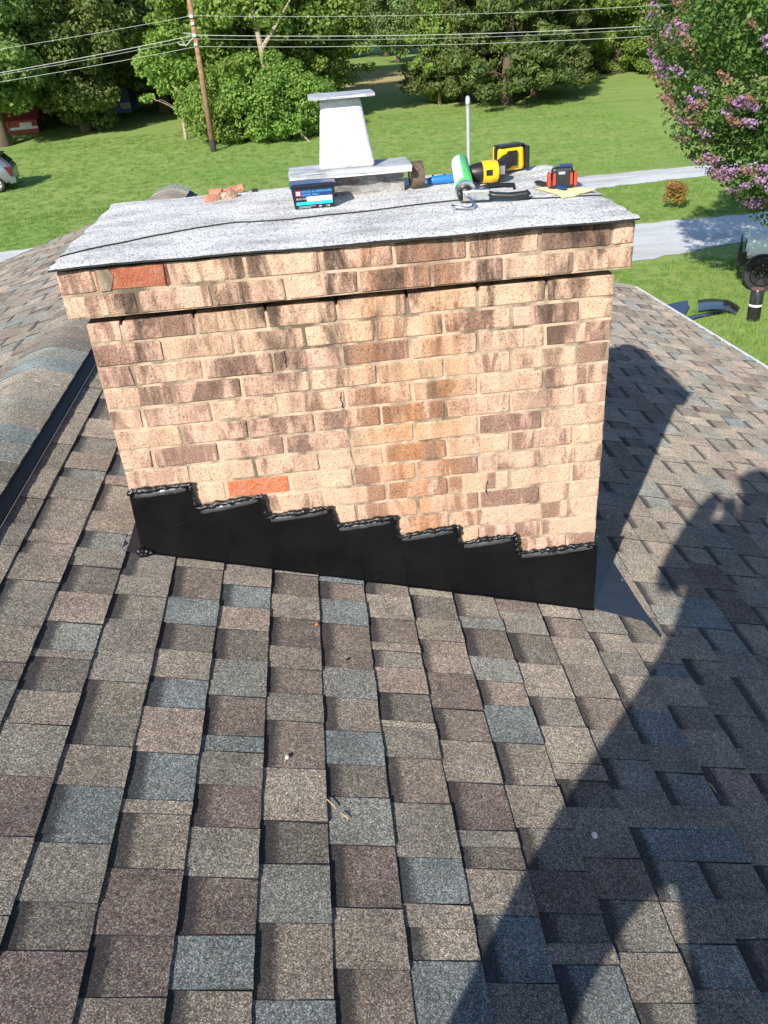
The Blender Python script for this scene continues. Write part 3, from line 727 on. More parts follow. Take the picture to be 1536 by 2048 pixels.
autosmooth(mb.build('flue_stack', M['flue'], bevel=.014, seg=3), 60); o = bpy.data.objects['flue_stack']; adopt(o, chimney)
me = rough_block((.7945, .612, .4525), (.206, .165, .008), 6, .0016, 12); o = mesh_obj('flue_lid', me, M['flue_grey'], chimney); autosmooth(o, 50)

# stepped black flashing on the front face with sealant beads, and the side aprons
ST = [(0.004, -.563), (0.199, -.556), (0.201, -.645), (0.414, -.622), (0.417, -.702), (0.631, -.692), (0.634, -.764), (0.832, -.754), (0.837, -.830), (1.040, -.817), (1.046, -.885), (1.238, -.876), (1.245, -.951), (1.524, -.945)]
mb = MB(); poly = [(x, -.0105, z) for x, z in ST] + [(1.527, -.0105, -1.255), (-.002, -.0105, -.80)]
mb.prism(poly, (0, .0018, 0)); fl = mb.build('flashing', M['flash']); adopt(fl, chimney)
mb = MB(); path = []; rad = []; rr = random.Random(3)
for i in range(len(ST) - 1):
    a, b = Vector((ST[i][0], -.012, ST[i][1])), Vector((ST[i + 1][0], -.012, ST[i + 1][1])); m = max(2, int((b - a).length / .0075))
    for q in range(m):
        p = a.lerp(b, q / m); path.append(p + Vector((rr.uniform(-.0025, .0025), rr.uniform(-.004, .001), rr.uniform(-.003, .004) + .003))); rad.append(.0072 + .0022 * math.sin(len(path) * .23) * math.sin(len(path) * .071 + 1) + rr.uniform(-.0028, .0036))
path.append(Vector((1.524, -.012, -.943))); rad.append(.005)
mb.tube(path, rad, 7); o = mb.build('sealant_bead', M['sealant'], smooth=True); adopt(o, fl)
mb = MB(); rr = random.Random(9)
for q in range(9):
    c = Vector((.01 + rr.uniform(-.018, .022), -.022 + rr.uniform(-.012, .008), -.779 + rr.uniform(-.008, .012)))
    mb.lathe([(-.010, .002), (-.006, .008), (0, .011), (.006, .008), (.010, .002)], c, (rr.uniform(-1, 1), rr.uniform(-1, 1), .5), 8)
o = mb.build('sealant_blob', M['sealant'], smooth=True); adopt(o, fl)
for i in range(0, len(ST) - 1, 2):       # the top hem of every step stands off the wall a little; its sheen is put into the paler colour
    (xa_, za_), (xb_, zb_) = ST[i], ST[i + 1]; n_ = 14; vs = []; rh = random.Random(40 + i)
    for k in range(n_ + 1):
        f = k / n_; x = xa_ + .012 + (xb_ - xa_ - .030) * f; z = za_ + (zb_ - za_) * f; w_ = math.sin(f * math.pi) ** .5 * (.6 + .4 * rh.random())
        vs += [Vector((x, -.0122, z - .004)), Vector((x, -.0122 - .0075 * w_, z - .010 - .006 * w_)), Vector((x, -.0115, z - .018 - .006 * w_))]
    mb = MB(); mb.add(vs, [(3 * k + q, 3 * k + q + 1, 3 * k + q + 4, 3 * k + q + 3) for k in range(n_) for q in range(2)]); adopt(mb.build('flashing_hem', M['hem'], smooth=True), fl)
# fold crease on the first step (a thin soldered ridge)
mb = MB(); mb.tube([(.008, -.0115, -.775), (.075, -.0118, -.722), (.205, -.0118, -.665)], .0009, 4); adopt(mb.build('fold_crease', M['flash']), fl)
# horizontal joint of the flashing at its foot: small return lying on the shingles
mb = MB(); mb.prism([(-.002, -.0105, zr(-.002) + .0125), (1.527, -.0105, zr(1.527) + .0125), (1.527, -.018, zr(1.527) + .0128), (-.002, -.018, zr(-.002) + .0128)], NR * .0012); adopt(mb.build('flashing_foot', M['flash']), chimney)
def apron(pts, h):
    mb = MB(); mb.prism([Vector((x, y, zr(x))) + NR * hh for (x, y), hh in zip(pts, h)], NR * .0012); o = mb.build('apron_flashing', M['coil']); return adopt(o, chimney)
ap = apron([(1.505, -.006), (1.700, -.048), (1.728, -.136), (1.735, -.128), (1.718, .10), (1.705, .50), (1.702, .86), (1.505, .86)], [.0155, .0150, .0150, .0150, .0155, .016, .016, .016])
ap['label'] = 'flat black apron flashing on the downhill side'
apron([(-.066, -.020), (.012, -.012), (.012, .82), (-.066, .82)], [.0082] * 4)
for x, y in ((1.706, .208), (1.713, -.108), (1.706, .52)):
    mb = MB(); p = Vector((x, y, zr(x))) + NR * .0172; mb.lathe([(0, .0048), (.0014, .0046), (.0022, .0025)], p, NR, 10); o = mb.build('nail_head', M['chrome']); adopt(o, ap)

# ------------------------------------------------------------------ tools and scraps on the cap
CT = 0.1535
def ct(x, y): return (.1495 + (.0048 if y > seam(x) else 0) + wob(x, y))
def text_mesh(body, size, spacing=1.0):
    cu = bpy.data.curves.new('txt', 'FONT'); cu.body = body; cu.size = size; cu.space_character = spacing; cu.extrude = .0
    ob = bpy.data.objects.new('txt', cu); col.objects.link(ob); bpy.context.view_layer.update()
    me = bpy.data.meshes.new_from_object(ob.evaluated_get(bpy.context.evaluated_depsgraph_get())); bpy.data.objects.remove(ob); bpy.data.curves.remove(cu); return me

def nail_box():
    w, d, h = .138, .085, .070; x, y = .676, .402; z = ct(x, y + .04) + .001
    t_ = empty('nail_box', (x, y + d / 2, z), math.radians(1.0)); tag(t_, 'small black carton of siding nails with a cyan and white label', 'box')
    mb = MB(); mb.box((0, 0, h / 2 - .004), (w * .90, d * .90, h - .008), taper=(1.10, 1.10)); mb.build('carton', M['carton'], t_, bevel=.003)
    mb = MB(); mb.box((0, 0, h - .003), (w + .006, d + .006, .011)); lid = mb.build('lid', M['carton'], t_, bevel=.0035)
    mb = MB(); mb.box((0, 0, h + .0030), (w - .010, d - .012, .0016)); mb.build('lid_reflection', M['navy'], lid)  # blue reflection on the black lid, painted in as a navy sheet
    # front panel prints follow the slightly leaning front face
    ang = math.atan2(d * .045, h); F = Matrix.Translation(Vector((0, -d * .45 - .0006, 0))) @ Matrix.Rotation(math.pi / 2 + ang, 4, 'X')
    def rect(name, x0, x1, y0, y1, mat, lift):
        vs = [F @ Vector((a, b, lift)) for a, b in ((x0, y0), (x1, y0), (x1, y1), (x0, y1))]
        mb = MB(); mb.prism(vs, F.to_3x3() @ Vector((0, 0, .0003))); return mb.build(name, mat, t_)
    rect('print_panel', -.040, .058, .034, .056, M['navy'], .0003)
    rect('logo', -.056, -.039, .040, .055, M['pink'], .0006)
    for i in range(2): rect('logo_line', -.053, -.042, .0425 + i * .006, .0465 + i * .006, M['white_print'], .0010)
    rect('print_panel', -.022, .057, .0225, .036, M['white_print'], .0006)
    rect('print_band', -.056, .058, .0125, .0215, M['cyan'], .0006)
    rect('nail_picture', -.016, .050, .0280, .0300, M['grey_print'], .0010); rect('nail_picture', -.0175, -.0145, .0255, .0325, M['grey_print'], .0011)
    for body, s, px, py, mat in (('WOOD & HARDBOARD', .0088, -.0365, .0485, M['skyblue']), ('SIDING NAILS', .0088, -.0365, .0395, M['skyblue']), ('10 X 1-1/2"', .0074, -.056, .0285, M['white_print']), ('1 LB', .0075, .034, .0035, M['white_print']), ('164', .0070, .012, .0038, M['white_print'])):
        me = text_mesh(body, s); me.transform(Matrix.Translation((px, py, .0012))); me.transform(F); me.materials.append(mat)
        o = bpy.data.objects.new('lettering', me); col.objects.link(o); o.parent = t_
    for i in range(2): rect('fine_print', -.050, .004 - i * .016, .0070 - i * .0035, .0088 - i * .0035, M['grey_print'], .0006)
nail_box()

def tape_roll():
    x, y = 1.026, .612; z = ct(x, y); r = .043
    t_ = empty('tape_roll', (x, y, z), math.radians(4)); tag(t_, 'brown roll of tape standing on edge beside the flue', 'tape roll')
    mb = MB(); mb.lathe([(-.021, .020), (-.021, r - .002), (-.018, r), (.018, r), (.021, r - .002), (.021, .020)], (0, 0, r), (1, 0, 0), 28, closed=False)
    mb.build('tape', M['brown_roll'], t_, smooth=False); autosmooth(t_.children[0], 50)
    mb = MB(); mb.lathe([(-.0205, .017), (-.0205, .0205), (.0205, .0205), (.0205, .017), (-.0205, .017)], (0, 0, r), (1, 0, 0), 24, closed=False); mb.build('core', M['paper'], t_)
tape_roll()

def utility_knife():
    x, y = 1.115, .640; z = ct(x, y) + .014
    t_ = empty('utility_knife', (x, y, z - .014), math.radians(3)); tag(t_, 'blue and silver handled knife lying behind the caulking gun', 'knife')
    mb = MB(); mb.tube([(-.052, 0, .014), (-.03, 0, .016), (0, 0, .017), (.05, 0, .016), (.085, 0, .014)], [.010, .013, .0145, .0145, .012], 10); mb.build('handle', M['blue'], t_, smooth=True)
    mb = MB(); mb.tube([(-.088, 0, .011), (-.075, 0, .013), (-.050, 0, .0145)], [.006, .0095, .0105], 10); mb.build('nose', M['chrome'], t_, smooth=True)
    for i in (-.03, .01): 
        mb = MB(); mb.box((i, 0, .0312), (.006, .008, .003)); mb.build('rib', M['black_plastic'], t_)
utility_knife()

def caulk_gun():
    p0 = Vector((1.141, .325, ct(1.14, .3) + .032)); p1 = Vector((1.180, .655, ct(1.17, .65) + .062)); ax = (p1 - p0).normalized(); r = .0285; L = (p1 - p0).length
    t_ = empty('caulking_gun', (1.15, .36, ct(1.15, .36))); tag(t_, 'caulking gun holding a green and white cartridge, lying on its side', 'caulking gun')
    bpy.context.view_layer.update()
    def part(name, mb, mat, smooth=False, bevel=0, parent=None):
        o = mb.build(name, mat, smooth=smooth, bevel=bevel); return adopt(o, parent or t_)
    mb = MB(); mb.lathe([(0, r * .9), (.004, r), (L - .004, r), (L, r * .92)], p0, ax, 28); tube = part('cartridge', mb, M['green'], True); autosmooth(tube, 50)
    # white label wrapped round the left of the tube
    side = Vector((-1, .1, .25)); side = (side - ax * side.dot(ax)).normalized(); upv = ax.cross(side)
    mb = MB(); vs = []; n = 10
    for h in (L * .13, L * .94):
        for k in range(n + 1):
            a = math.radians(-70 + 125 * k / n); vs.append(p0 + ax * h + (side * math.cos(a) - upv * math.sin(a)) * (r + .0005))
    mb.add(vs, [(k, k + 1, n + 2 + k, n + 1 + k) for k in range(n)]); part('label_print', mb, M['white_print'], True, parent=tube)
    rr = random.Random(2)
    for k in range(9):       # dark print specks on the green side
        a = math.radians(100 + rr.uniform(-20, 40)); h = L * rr.uniform(.3, .9); q = p0 + ax * h + (side * math.cos(a) + upv * math.sin(a)) * (r + .0004)
        mb = MB(); nn = (side * math.cos(a) + upv * math.sin(a)); tt = ax.cross(nn)
        mb.prism([q - ax * .003 - tt * .002, q + ax * .004 - tt * .002, q + ax * .003 + tt * .002, q - ax * .003 + tt * .002], nn * .0002); part('print_mark', mb, M['black_plastic'], parent=tube)
    # carriage: half-round cradle end, end plate
    mb = MB(); mb.lathe([(-.010, .010), (-.010, r + .003), (.006, r + .0035), (.006, r - .002)], p0, ax, 24); part('end_plate', mb, M['chrome'])
    mb = MB(); mb.lathe([(-.030, .013), (-.022, .020), (-.010, .022), (-.010, .010)], p0, ax, 16); part('plunger_housing', mb, M['black_plastic'], True)
    b0 = p0 - ax * .028
    # trigger bracket lying flat, pointing right
    mb = MB(); mb.box(b0 + Vector((.030, -.006, -.004)), (.082, .024, .030), Matrix.Rotation(math.radians(-9), 3, 'Z')); part('bracket', mb, M['chrome'], bevel=.004)
    mb = MB(); mb.tube([b0 + Vector((-.022, .0, .012)), b0 + Vector((-.016, .0, -.018))], .007, 8); part('release_catch', mb, M['black_plastic'], True)
    z = ct(1.25, .25)
    mb = MB(); mb.tube([b0 + Vector((.062, -.012, -.004)), b0 + Vector((.085, -.020, -.008)), b0 + Vector((.13, -.030, -.012)), b0 + Vector((.178, -.036, -.010)), b0 + Vector((.186, -.036, -.002))], [.011, .010, .0105, .0115, .009], 10); part('handle', mb, M['black_plastic'], True)
    mb = MB(); mb.tube([b0 + Vector((.035, .012, .006)), b0 + Vector((.075, .022, .012)), b0 + Vector((.12, .032, .010)), b0 + Vector((.155, .036, .006)), b0 + Vector((.158, .034, -.006))], [.008, .008, .0075, .0075, .005], 8); part('trigger', mb, M['black_plastic'], True)
    # plunger rod coming back towards the camera and hooked to the left
    h0 = p0 - ax * .02
    pts = [h0, h0 - ax * .05 + Vector((.004, 0, .002))]; e = pts[-1]
    pts += [e + Vector((.005, -.030, -.003)), e + Vector((.006, -.052, -.010)), e + Vector((.001, -.066, -.016)), e + Vector((-.012, -.070, -.018)), e + Vector((-.045, -.058, -.014)), e + Vector((-.058, -.050, -.010))]
    mb = MB(); mb.tube(pts, .0042, 8); part('plunger_rod', mb, M['steel'], True)
caulk_gun()

def drill():
    z = ct(1.27, .6)
    t_ = empty('cordless_drill', (1.29, .62, z)); tag(t_, 'yellow and black cordless impact driver lying on its side', 'drill')
    bpy.context.view_layer.update()
    def part(name, mb, mat, smooth=False, bevel=0, ang=40, parent=None):
        o = mb.build(name, mat, bevel=bevel)
        if smooth: autosmooth(o, ang)
        return adopt(o, parent or t_)
    c = Vector((1.205, .575, z + .037)); ax = Vector((1, .05, 0)).normalized()
    mb = MB(); mb.lathe([(-.020, .012), (-.018, .019), (.0, .026), (.020, .031), (.034, .0325), (.034, .02)], c, ax, 24); part('nose', mb, M['black_plastic'], True)
    mb = MB(); mb.lathe([(-.030, .010), (-.019, .012)], c, ax, 16); part('bit_collar', mb, M['steel'], True)
    mb = MB(); mb.lathe([(.034, .030), (.036, .0345), (.060, .0355), (.084, .0345), (.088, .031)], c, ax, 24); body = part('motor_housing', mb, M['yellow'], True)
    mb = MB(); mb.lathe([(.088, .031), (.090, .0335), (.106, .0325), (.112, .026), (.112, .01)], c, ax, 20); part('rear_cap', mb, M['black_plastic'], True)
    for k in range(4):
        mb = MB(); mb.box(c + ax * (.094 + .004 * k) + Vector((0, -.031, .006)), (.0018, .006, .026)); part('vent_slot', mb, M['grey_print'], parent=bpy.data.objects['rear_cap'])
    mb = MB(); mb.box(c + ax * .055 + Vector((0, -.0350, .002)), (.022, .004, .018)); part('badge', mb, M['black_plastic'], bevel=.001, parent=body)
    # handle runs back and right, battery block at its end
    h0 = c + ax * .072 + Vector((0, .02, 0)); h1 = Vector((1.360, .735, z + .040))
    mb = MB(); mb.tube([h0, h0.lerp(h1, .3), h0.lerp(h1, .6), h1], [.024, .020, .0195, .026], 12); part('grip', mb, M['black_rubber'], True, ang=60)
    mb = MB(); mb.tube([h0.lerp(h1, .2) + Vector((-.017, 0, .004)), h0.lerp(h1, .38) + Vector((-.018, 0, .004))], .008, 8); part('trigger', mb, M['black_plastic'], True)
    R = Matrix.Rotation(math.radians(18), 3, 'Z')
    bc = Vector((1.376, .752, z + .045))
    mb = MB(); mb.box(bc, (.104, .030, .078), R, (.94, .9)); part('foot_plate', mb, M['yellow'], bevel=.012)
    mb = MB(); mb.box(bc + R @ Vector((0, .018, 0)), (.108, .010, .082), R); part('seam_band', mb, M['black_plastic'], bevel=.004)
    mb = MB(); mb.box(bc + Vector((-.004, .040, -.001)), (.100, .034, .078), R); bt = part('battery', mb, M['yellow'], bevel=.007)
    mb = MB(); mb.box(bc + R @ Vector((.057, .006, 0)), (.012, .066, .078), R); part('battery_latch', mb, M['black_plastic'], bevel=.003)
    mb = MB(); mb.box(bc + R @ Vector((-.006, -.024, .004)), (.040, .008, .050), R); part('belt_clip_plate', mb, M['black_plastic'], bevel=.003)
    mb = MB(); mb.box(bc + R @ Vector((0, .008, .0435)), (.098, .050, .006), R); part('top_edge', mb, M['black_plastic'], bevel=.002)
drill()

def note_pad():
    p = [Vector((1.375, .395, 0)), Vector((1.418, .232, 0)), Vector((1.530, .262, 0)), Vector((1.487, .425, 0))]
    t_ = empty('paper_sheet', (1.452, .33, ct(1.45, .33)), 0); tag(t_, 'pale yellow paper under the tape measure', 'paper')
    bpy.context.view_layer.update()
    n = 8; vs = []
    for i in range(n + 1):
        for j in range(n + 1):
            u, v = i / n, j / n; q = p[0].lerp(p[1], u).lerp(p[3].lerp(p[2], u), v)
            q.z = ct(q.x, q.y) + .004 + .004 * max(0, v - .6) * max(0, u - .3) * 6
            vs.append(q)
    m = len(vs); vs += [q - Vector((0, 0, .0015)) for q in vs]; fs = []
    for i in range(n):
        for j in range(n):
            k = (i * (n + 1) + j, (i + 1) * (n + 1) + j, (i + 1) * (n + 1) + j + 1, i * (n + 1) + j + 1); fs += [k, tuple(m + a for a in reversed(k))]
    mb = MB(); mb.add(vs, fs); o = mb.build('sheet', M['paper'], smooth=True); adopt(o, t_)
note_pad()
def tape_measure():
    z = ct(1.45, .36) + .006; c = Vector((1.452, .362, z))
    t_ = empty('tape_measure', c, math.radians(-8)); tag(t_, 'black tape measure with orange-red rubber sides on the yellow paper', 'tape measure')
    mb = MB(); mb.box((0, 0, .030), (.074, .040, .060), taper=(.86, .9)); mb.build('case', M['black_plastic'], t_, bevel=.008)
    for sx in (-1, 1):
        mb = MB(); mb.box((sx * .040, 0, .026), (.012, .040, .042), taper=(.8, .9)); mb.build('bumper', M['orange'], t_, bevel=.006)
        mb = MB(); mb.box((sx * .026, -.0215, .028), (.007, .004, .034)); mb.build('side_grip', M['orange'], t_, bevel=.001)
    for k in range(4):
        mb = MB(); mb.box((-.013 + .009 * k, -.0195, .028), (.0025, .003, .040)); mb.build('rib', M['black_rubber'], t_)
    mb = MB(); mb.box((.008, .002, .063), (.044, .020, .010)); mb.build('lock_button', M['navy'], t_, bevel=.003)
    mb = MB(); mb.box((-.004, -.0215, .046), (.02, .003, .008)); mb.build('label_print', M['grey_print'], t_)
tape_measure()
mk = empty('marker_pen', (1.425, .395, ct(1.42, .39))); tag(mk, 'black marker pen lying in front of the tape measure', 'pen'); bpy.context.view_layer.update()
za = ct(1.40, .46) + .0085; mb = MB(); a = Vector((1.396, .478, za)); b = Vector((1.449, .312, za + .005)); d_ = (b - a).normalized()
mb.tube([a, a + d_ * .010, a + d_ * .015, a + d_ * .115], [.003, .0045, .0075, .0078], 12); adopt(autosmooth(mb.build('barrel', M['black_plastic'])), mk)
mb = MB(); mb.tube([a + d_ * .115, b - d_ * .004, b], [.0083, .0083, .006], 12); adopt(autosmooth(mb.build('cap', M['navy'])), mk)

def chip(name, x, y, s, h, rz, mat, label, seed):
    r = random.Random(seed); bm = bmesh.new(); bmesh.ops.create_icosphere(bm, subdivisions=2, radius=1.0)
    for v in bm.verts:
        v.co = Vector((max(-.75, min(.75, v.co.x)) * s[0] * r.uniform(.8, 1.15), max(-.7, min(.7, v.co.y)) * s[1] * r.uniform(.8, 1.15), max(-.5, min(.55, v.co.z)) * h * r.uniform(.75, 1.2)))
    me = bpy.data.meshes.new(name); bm.to_mesh(me); bm.free(); me.materials.append(mat)
    o = bpy.data.objects.new(name, me); col.objects.link(o); o.location = (x, y, ct(x, y) + h * .42); o.rotation_euler = (r.uniform(-.12, .12), r.uniform(-.12, .12), rz)
    tag(o, label, 'brick chip', 'brick chips on the cap'); return o
CG = [('brick_chip', .330, .705, (.042, .016), .020, .5, 'chip', 'long orange brick chip nearest the camera on the cap'),
      ('brick_chip', .385, .725, (.040, .020), .022, .3, 'brick', 'pale brick chip lying against the long orange one'),
      ('brick_chip', .335, .815, (.034, .020), .020, -.1, 'chip', 'orange brick chip farther left behind the front two'),
      ('brick_chip', .400, .805, (.048, .020), .024, .25, 'chip', 'largest orange brick chip at the back edge'),
      ('brick_chip', .368, .775, (.015, .011), .014, 1.2, 'brick', 'small pale brick crumb between the orange chips')]
for i, g_ in enumerate(CG): chip(g_[0], g_[1], g_[2], g_[3], g_[4], g_[5], M[g_[6]], g_[7], 20 + i)
o = chip('mortar_crumb', .472, .800, (.014, .008), .010, .2, M['felt_edge'], 'small dark crumb alone on the white cap', 44); o['category'] = 'crumb'; del o['group']

# ------------------------------------------------------------------ litter on the shingles
def on_roof(x, y, h=0.011): return Vector((x, y, zr(x))) + NR * h
for name, x, y, s, mat, label in (('pebble', 1.207, -1.007, .0085, 'pebble', 'white pebble lying in the shadow on the shingles'), ('pebble', .459, -.836, .006, 'pebble', 'tiny pale pebble on a brown shingle'),
                                  ('brick_crumb', .544, -.285, .0065, 'brick_orange', 'tiny red brick crumb below the flashing'), ('pebble', .628, -.435, .0045, 'felt_edge', 'tiny black crumb on a pale shingle')):
    bm = bmesh.new(); bmesh.ops.create_icosphere(bm, subdivisions=2, radius=s); r = random.Random(int(x * 1000))
    for v in bm.verts: v.co = Vector((v.co.x * r.uniform(.8, 1.1), v.co.y * 1.25 * r.uniform(.85, 1.1), v.co.z * .6))
    me = bpy.data.meshes.new(name); bm.to_mesh(me); bm.free(); me.materials.append(M[mat]); ob = bpy.data.objects.new(name, me); col.objects.link(ob); ob.location = on_roof(x, y, .010 + s * .4); tag(ob, label, 'crumb')
for (a, b, label) in (((.553, -.960), (.574, -.987), 'short dry twig, the one nearer the chimney of two on a grey shingle'), ((.583, -.997), (.601, -1.014), 'short dry twig, the one nearer the camera of two on a grey shingle'), ((1.608, -.800), (1.616, -.832), 'thin dry straw lying on a shaded shingle')):
    mb = MB(); pa_ = on_roof(*a, .0145); pb_ = on_roof(*b, .0145); mb.tube([pa_, pa_.lerp(pb_, .5) + NR * .001, pb_], [.0012, .0018, .0010], 6); o = mb.build('twig', M['twig'], origin=tuple(pa_)); tag(o, label, 'twig')

# ------------------------------------------------------------------ service mast behind the chimney
xm, ym = 2.092, 5.6
sm = empty('service_mast', (xm, ym, zr(xm))); tag(sm, 'slender grey metal mast rising behind the chimney', 'mast'); bpy.context.view_layer.update()
mb = MB(); mb.tube([(xm, ym, zr(xm) - .05), (xm, ym, -.06)], .0165, 14); adopt(autosmooth(mb.build('pipe', M['galv'])), sm)
mb = MB(); mb.lathe([(0, .0185), (.035, .0185), (.040, .022), (.085, .020), (.10, .010)], (xm, ym, -.10), (0, 0, 1), 14); adopt(autosmooth(mb.build('cap', M['galv'])), sm)
mb = MB(); mb.lathe([(-.03, .12), (.02, .055), (.08, .026)], (xm, ym, zr(xm) + .01), (0, 0, 1), 16); adopt(autosmooth(mb.build('boot', M['black_rubber'])), sm)

# ------------------------------------------------------------------ foliage
def leaf_cards(name, pts, nrm, size, aspect, seed, mat, lv=None, along=None):
    rg = np.random.default_rng(seed); n = len(pts)
    nrm = nrm / np.maximum(np.linalg.norm(nrm, axis=1, keepdims=True), 1e-6)
    t1 = rg.normal(size=(n, 3)) if along is None else along + rg.normal(size=(n, 3)) * .35
    t1 -= nrm * (t1 * nrm).sum(1, keepdims=True); t1 /= np.maximum(np.linalg.norm(t1, axis=1, keepdims=True), 1e-6); t2 = np.cross(nrm, t1)
    s = size * rg.uniform(.65, 1.35, (n, 1))
    V = np.empty((n, 4, 3), np.float32)
    V[:, 0] = pts - t1 * s * .5; V[:, 1] = pts + t2 * s * .5 * aspect + nrm * s * .10; V[:, 2] = pts + t1 * s * .5; V[:, 3] = pts - t2 * s * .5 * aspect + nrm * s * .10
    me = bpy.data.meshes.new(name); me.vertices.add(n * 4); me.vertices.foreach_set('co', V.ravel())
    me.loops.add(n * 4); me.loops.foreach_set('vertex_index', np.arange(n * 4, dtype=np.int32))
    me.polygons.add(n); me.polygons.foreach_set('loop_start', np.arange(0, n * 4, 4, dtype=np.int32))
    if lv is None: lv = rg.uniform(0, 1, n)
    a = me.attributes.new('lv', 'FLOAT', 'POINT'); a.data.foreach_set('value', np.repeat(np.clip(lv, 0, 1), 4).astype(np.float32))
    me.update(calc_edges=True); me.materials.append(mat); return me

def clump_points(clumps, n, rg, shell=.5):
    C = np.array([c for c, r in clumps]); R = np.array([r for c, r in clumps]); w = (R[:, 0] * R[:, 2]); w = w / w.sum()
    k = rg.choice(len(C), n, p=w); d = rg.normal(size=(n, 3)); d /= np.linalg.norm(d, axis=1, keepdims=True)
    r = (shell + (1 - shell) * rg.random((n, 1)) ** .7)
    return C[k] + d * R[k] * r, d, k

def crown_clumps(rg, rad, zc, h, n, cs, flat=.75, low=0.15):
    """clumps spread through a crown ellipsoid (horizontal radius rad, half-height h, centre zc), denser towards its skin"""
    out = []
    for _ in range(n):
        d = rg.normal(size=3); d /= np.linalg.norm(d); q = (rg.uniform(low, 1.0)) ** .45
        c = np.array([d[0] * rad * q, d[1] * rad * q, zc + d[2] * h * q]); s = cs * rg.uniform(.55, 1.35)
        out.append((c, np.array([s, s, s * flat])))
    return out

def broad_crown(name, seed, rad, zc, h, nc, cs, n, leaf, mat, drop=0.0):
    rg = np.random.default_rng(seed); cl = crown_clumps(rg, rad, zc, h, nc, cs)
    # a few limbs that push out past the outline
    for _ in range(6):
        a = rg.uniform(0, 6.28); z = zc + rg.uniform(-.7, .5) * h
        for f in (1.0, 1.15): cl.append((np.array([math.cos(a) * rad * f, math.sin(a) * rad * f, z - drop * f]), np.array([cs, cs, cs * .6]) * rg.uniform(.4, .75)))
    p, d, k = clump_points(cl, n, rg, .45)
    nr = d * .7 + np.array([0, 0, .55]) + rg.normal(size=p.shape) * .55
    lv = rg.random(n) * .65 + rg.random(len(cl))[k] * .35
    return leaf_cards(name, p, nr, leaf, .62, seed + 1, mat, lv)

def trunk_mesh(seed, h, r, rad, limbs=6, mat=None, z_limb=.35, lean=0.0):
    rg = random.Random(seed); mb = MB(); path = []; rr = []; x = y = 0
    for i in range(8):
        f = i / 7; path.append((x, y, h * f - .25)); rr.append(r * (1.25 if i == 0 else 1) * (1 - .75 * f)); x += rg.uniform(-.12, .12) * h * .12 + lean * h / 7; y += rg.uniform(-.12, .12) * h * .12
    mb.tube(path, rr, 9)
    for k in range(limbs):
        f = rg.uniform(z_limb, .85); i = int(f * 7); p = Vector(path[i]); a = rg.uniform(0, 6.28); l = rad * rg.uniform(.55, .95); pts = [p]; 
        for q in range(1, 5): pts.append(p + Vector((math.cos(a) * l * q / 4, math.sin(a) * l * q / 4, l * .55 * q / 4 * rg.uniform(.7, 1.1))) + Vector((rg.uniform(-.1, .1), rg.uniform(-.1, .1), 0)) * l * .4)
        mb.tube(pts, [rr[i] * .6, rr[i] * .45, rr[i] * .32, rr[i] * .2, rr[i] * .08], 6)
    return mb

PROTO = {}
def proto_tree(key, crown_me, trunk_mb, bark):
    me = bpy.data.meshes.new('trunk'); me.from_pydata(trunk_mb.v, [], trunk_mb.f); me.polygons.foreach_set('use_smooth', [True] * len(me.polygons)); me.materials.append(bark)
    PROTO[key] = (me, crown_me)
def tree(key, name, x, y, s, rz, label, group=None, cat='tree', sz=None):
    t_ = empty(name, (x, y, gz(x, y) - .03), rz); t_.scale = (s, s, sz or s); tag(t_, label, cat, group)
    for nm, me in zip(('trunk', 'crown'), PROTO[key]):
        o = bpy.data.objects.new(nm, me); col.objects.link(o); o.parent = t_
    return t_
proto_tree('a', broad_crown('crown', 11, 3.6, 5.4, 4.4, 165, .92, 52000, .215, M['leaf_a'], .5), trunk_mesh(1, 8.0, .34, 3.6), M['bark'])
proto_tree('a2', broad_crown('crown', 12, 3.9, 5.2, 4.7, 170, .88, 52000, .21, M['leaf_a'], .9), trunk_mesh(2, 8.0, .32, 3.6), M['bark'])
proto_tree('b', broad_crown('crown', 13, 3.5, 5.6, 4.6, 150, .85, 48000, .215, M['leaf_b'], .4), trunk_mesh(3, 8.6, .36, 3.4, 9), M['bark'])
proto_tree('d', broad_crown('crown', 14, 3.4, 5.4, 4.4, 130, .92, 36000, .24, M['leaf_d'], .4), trunk_mesh(4, 8.0, .25, 3.2), M['bark'])
proto_tree('bush', broad_crown('crown', 15, 1.9, 1.75, 1.75, 80, .58, 24000, .145, M['leaf_b'], .3), trunk_mesh(5, 1.6, .10, 1.4, 5), M['bark'])
proto_tree('small', broad_crown('crown', 16, 1.5, 3.4, 1.5, 30, .55, 5000, .18, M['leaf_b'], .6), trunk_mesh(6, 3.6, .10, 1.4, 6), M['bark_pale'])
def cedar_crown(seed, n):
    rg = np.random.default_rng(seed); cl = []
    for _ in range(330):
        z = 1.25 + 11.3 * rg.random() ** 1.35; f = (1 - (z / 14.0) ** 1.6); R = 3.9 * f * (0.30 + .70 * rg.random() ** .5); a = rg.uniform(0, 6.28)
        s = rg.uniform(.38, .80); cl.append((np.array([math.cos(a) * R, math.sin(a) * R, z - .25 * (R / 3.5)]), np.array([s, s, s * .62])))
    p, d, k = clump_points(cl, n, rg, .35); C = np.array([c for c, r in cl])[k]
    out = C * np.array([1, 1, 0]); out /= np.maximum(np.linalg.norm(out, axis=1, keepdims=True), .01)
    along = out * .8 + np.array([0, 0, .75]) + d * .5
    lv = rg.random(n) * .6 + rg.random(len(cl))[k] * .4
    return leaf_cards('crown', p, d + rg.normal(size=p.shape) * .5 + np.array([0, 0, .3]), .27, .36, seed, M['leaf_c'], lv, along)
proto_tree('cedar', cedar_crown(31, 56000), trunk_mesh(7, 11, .36, 2.2, 16, z_limb=.2), M['bark'])
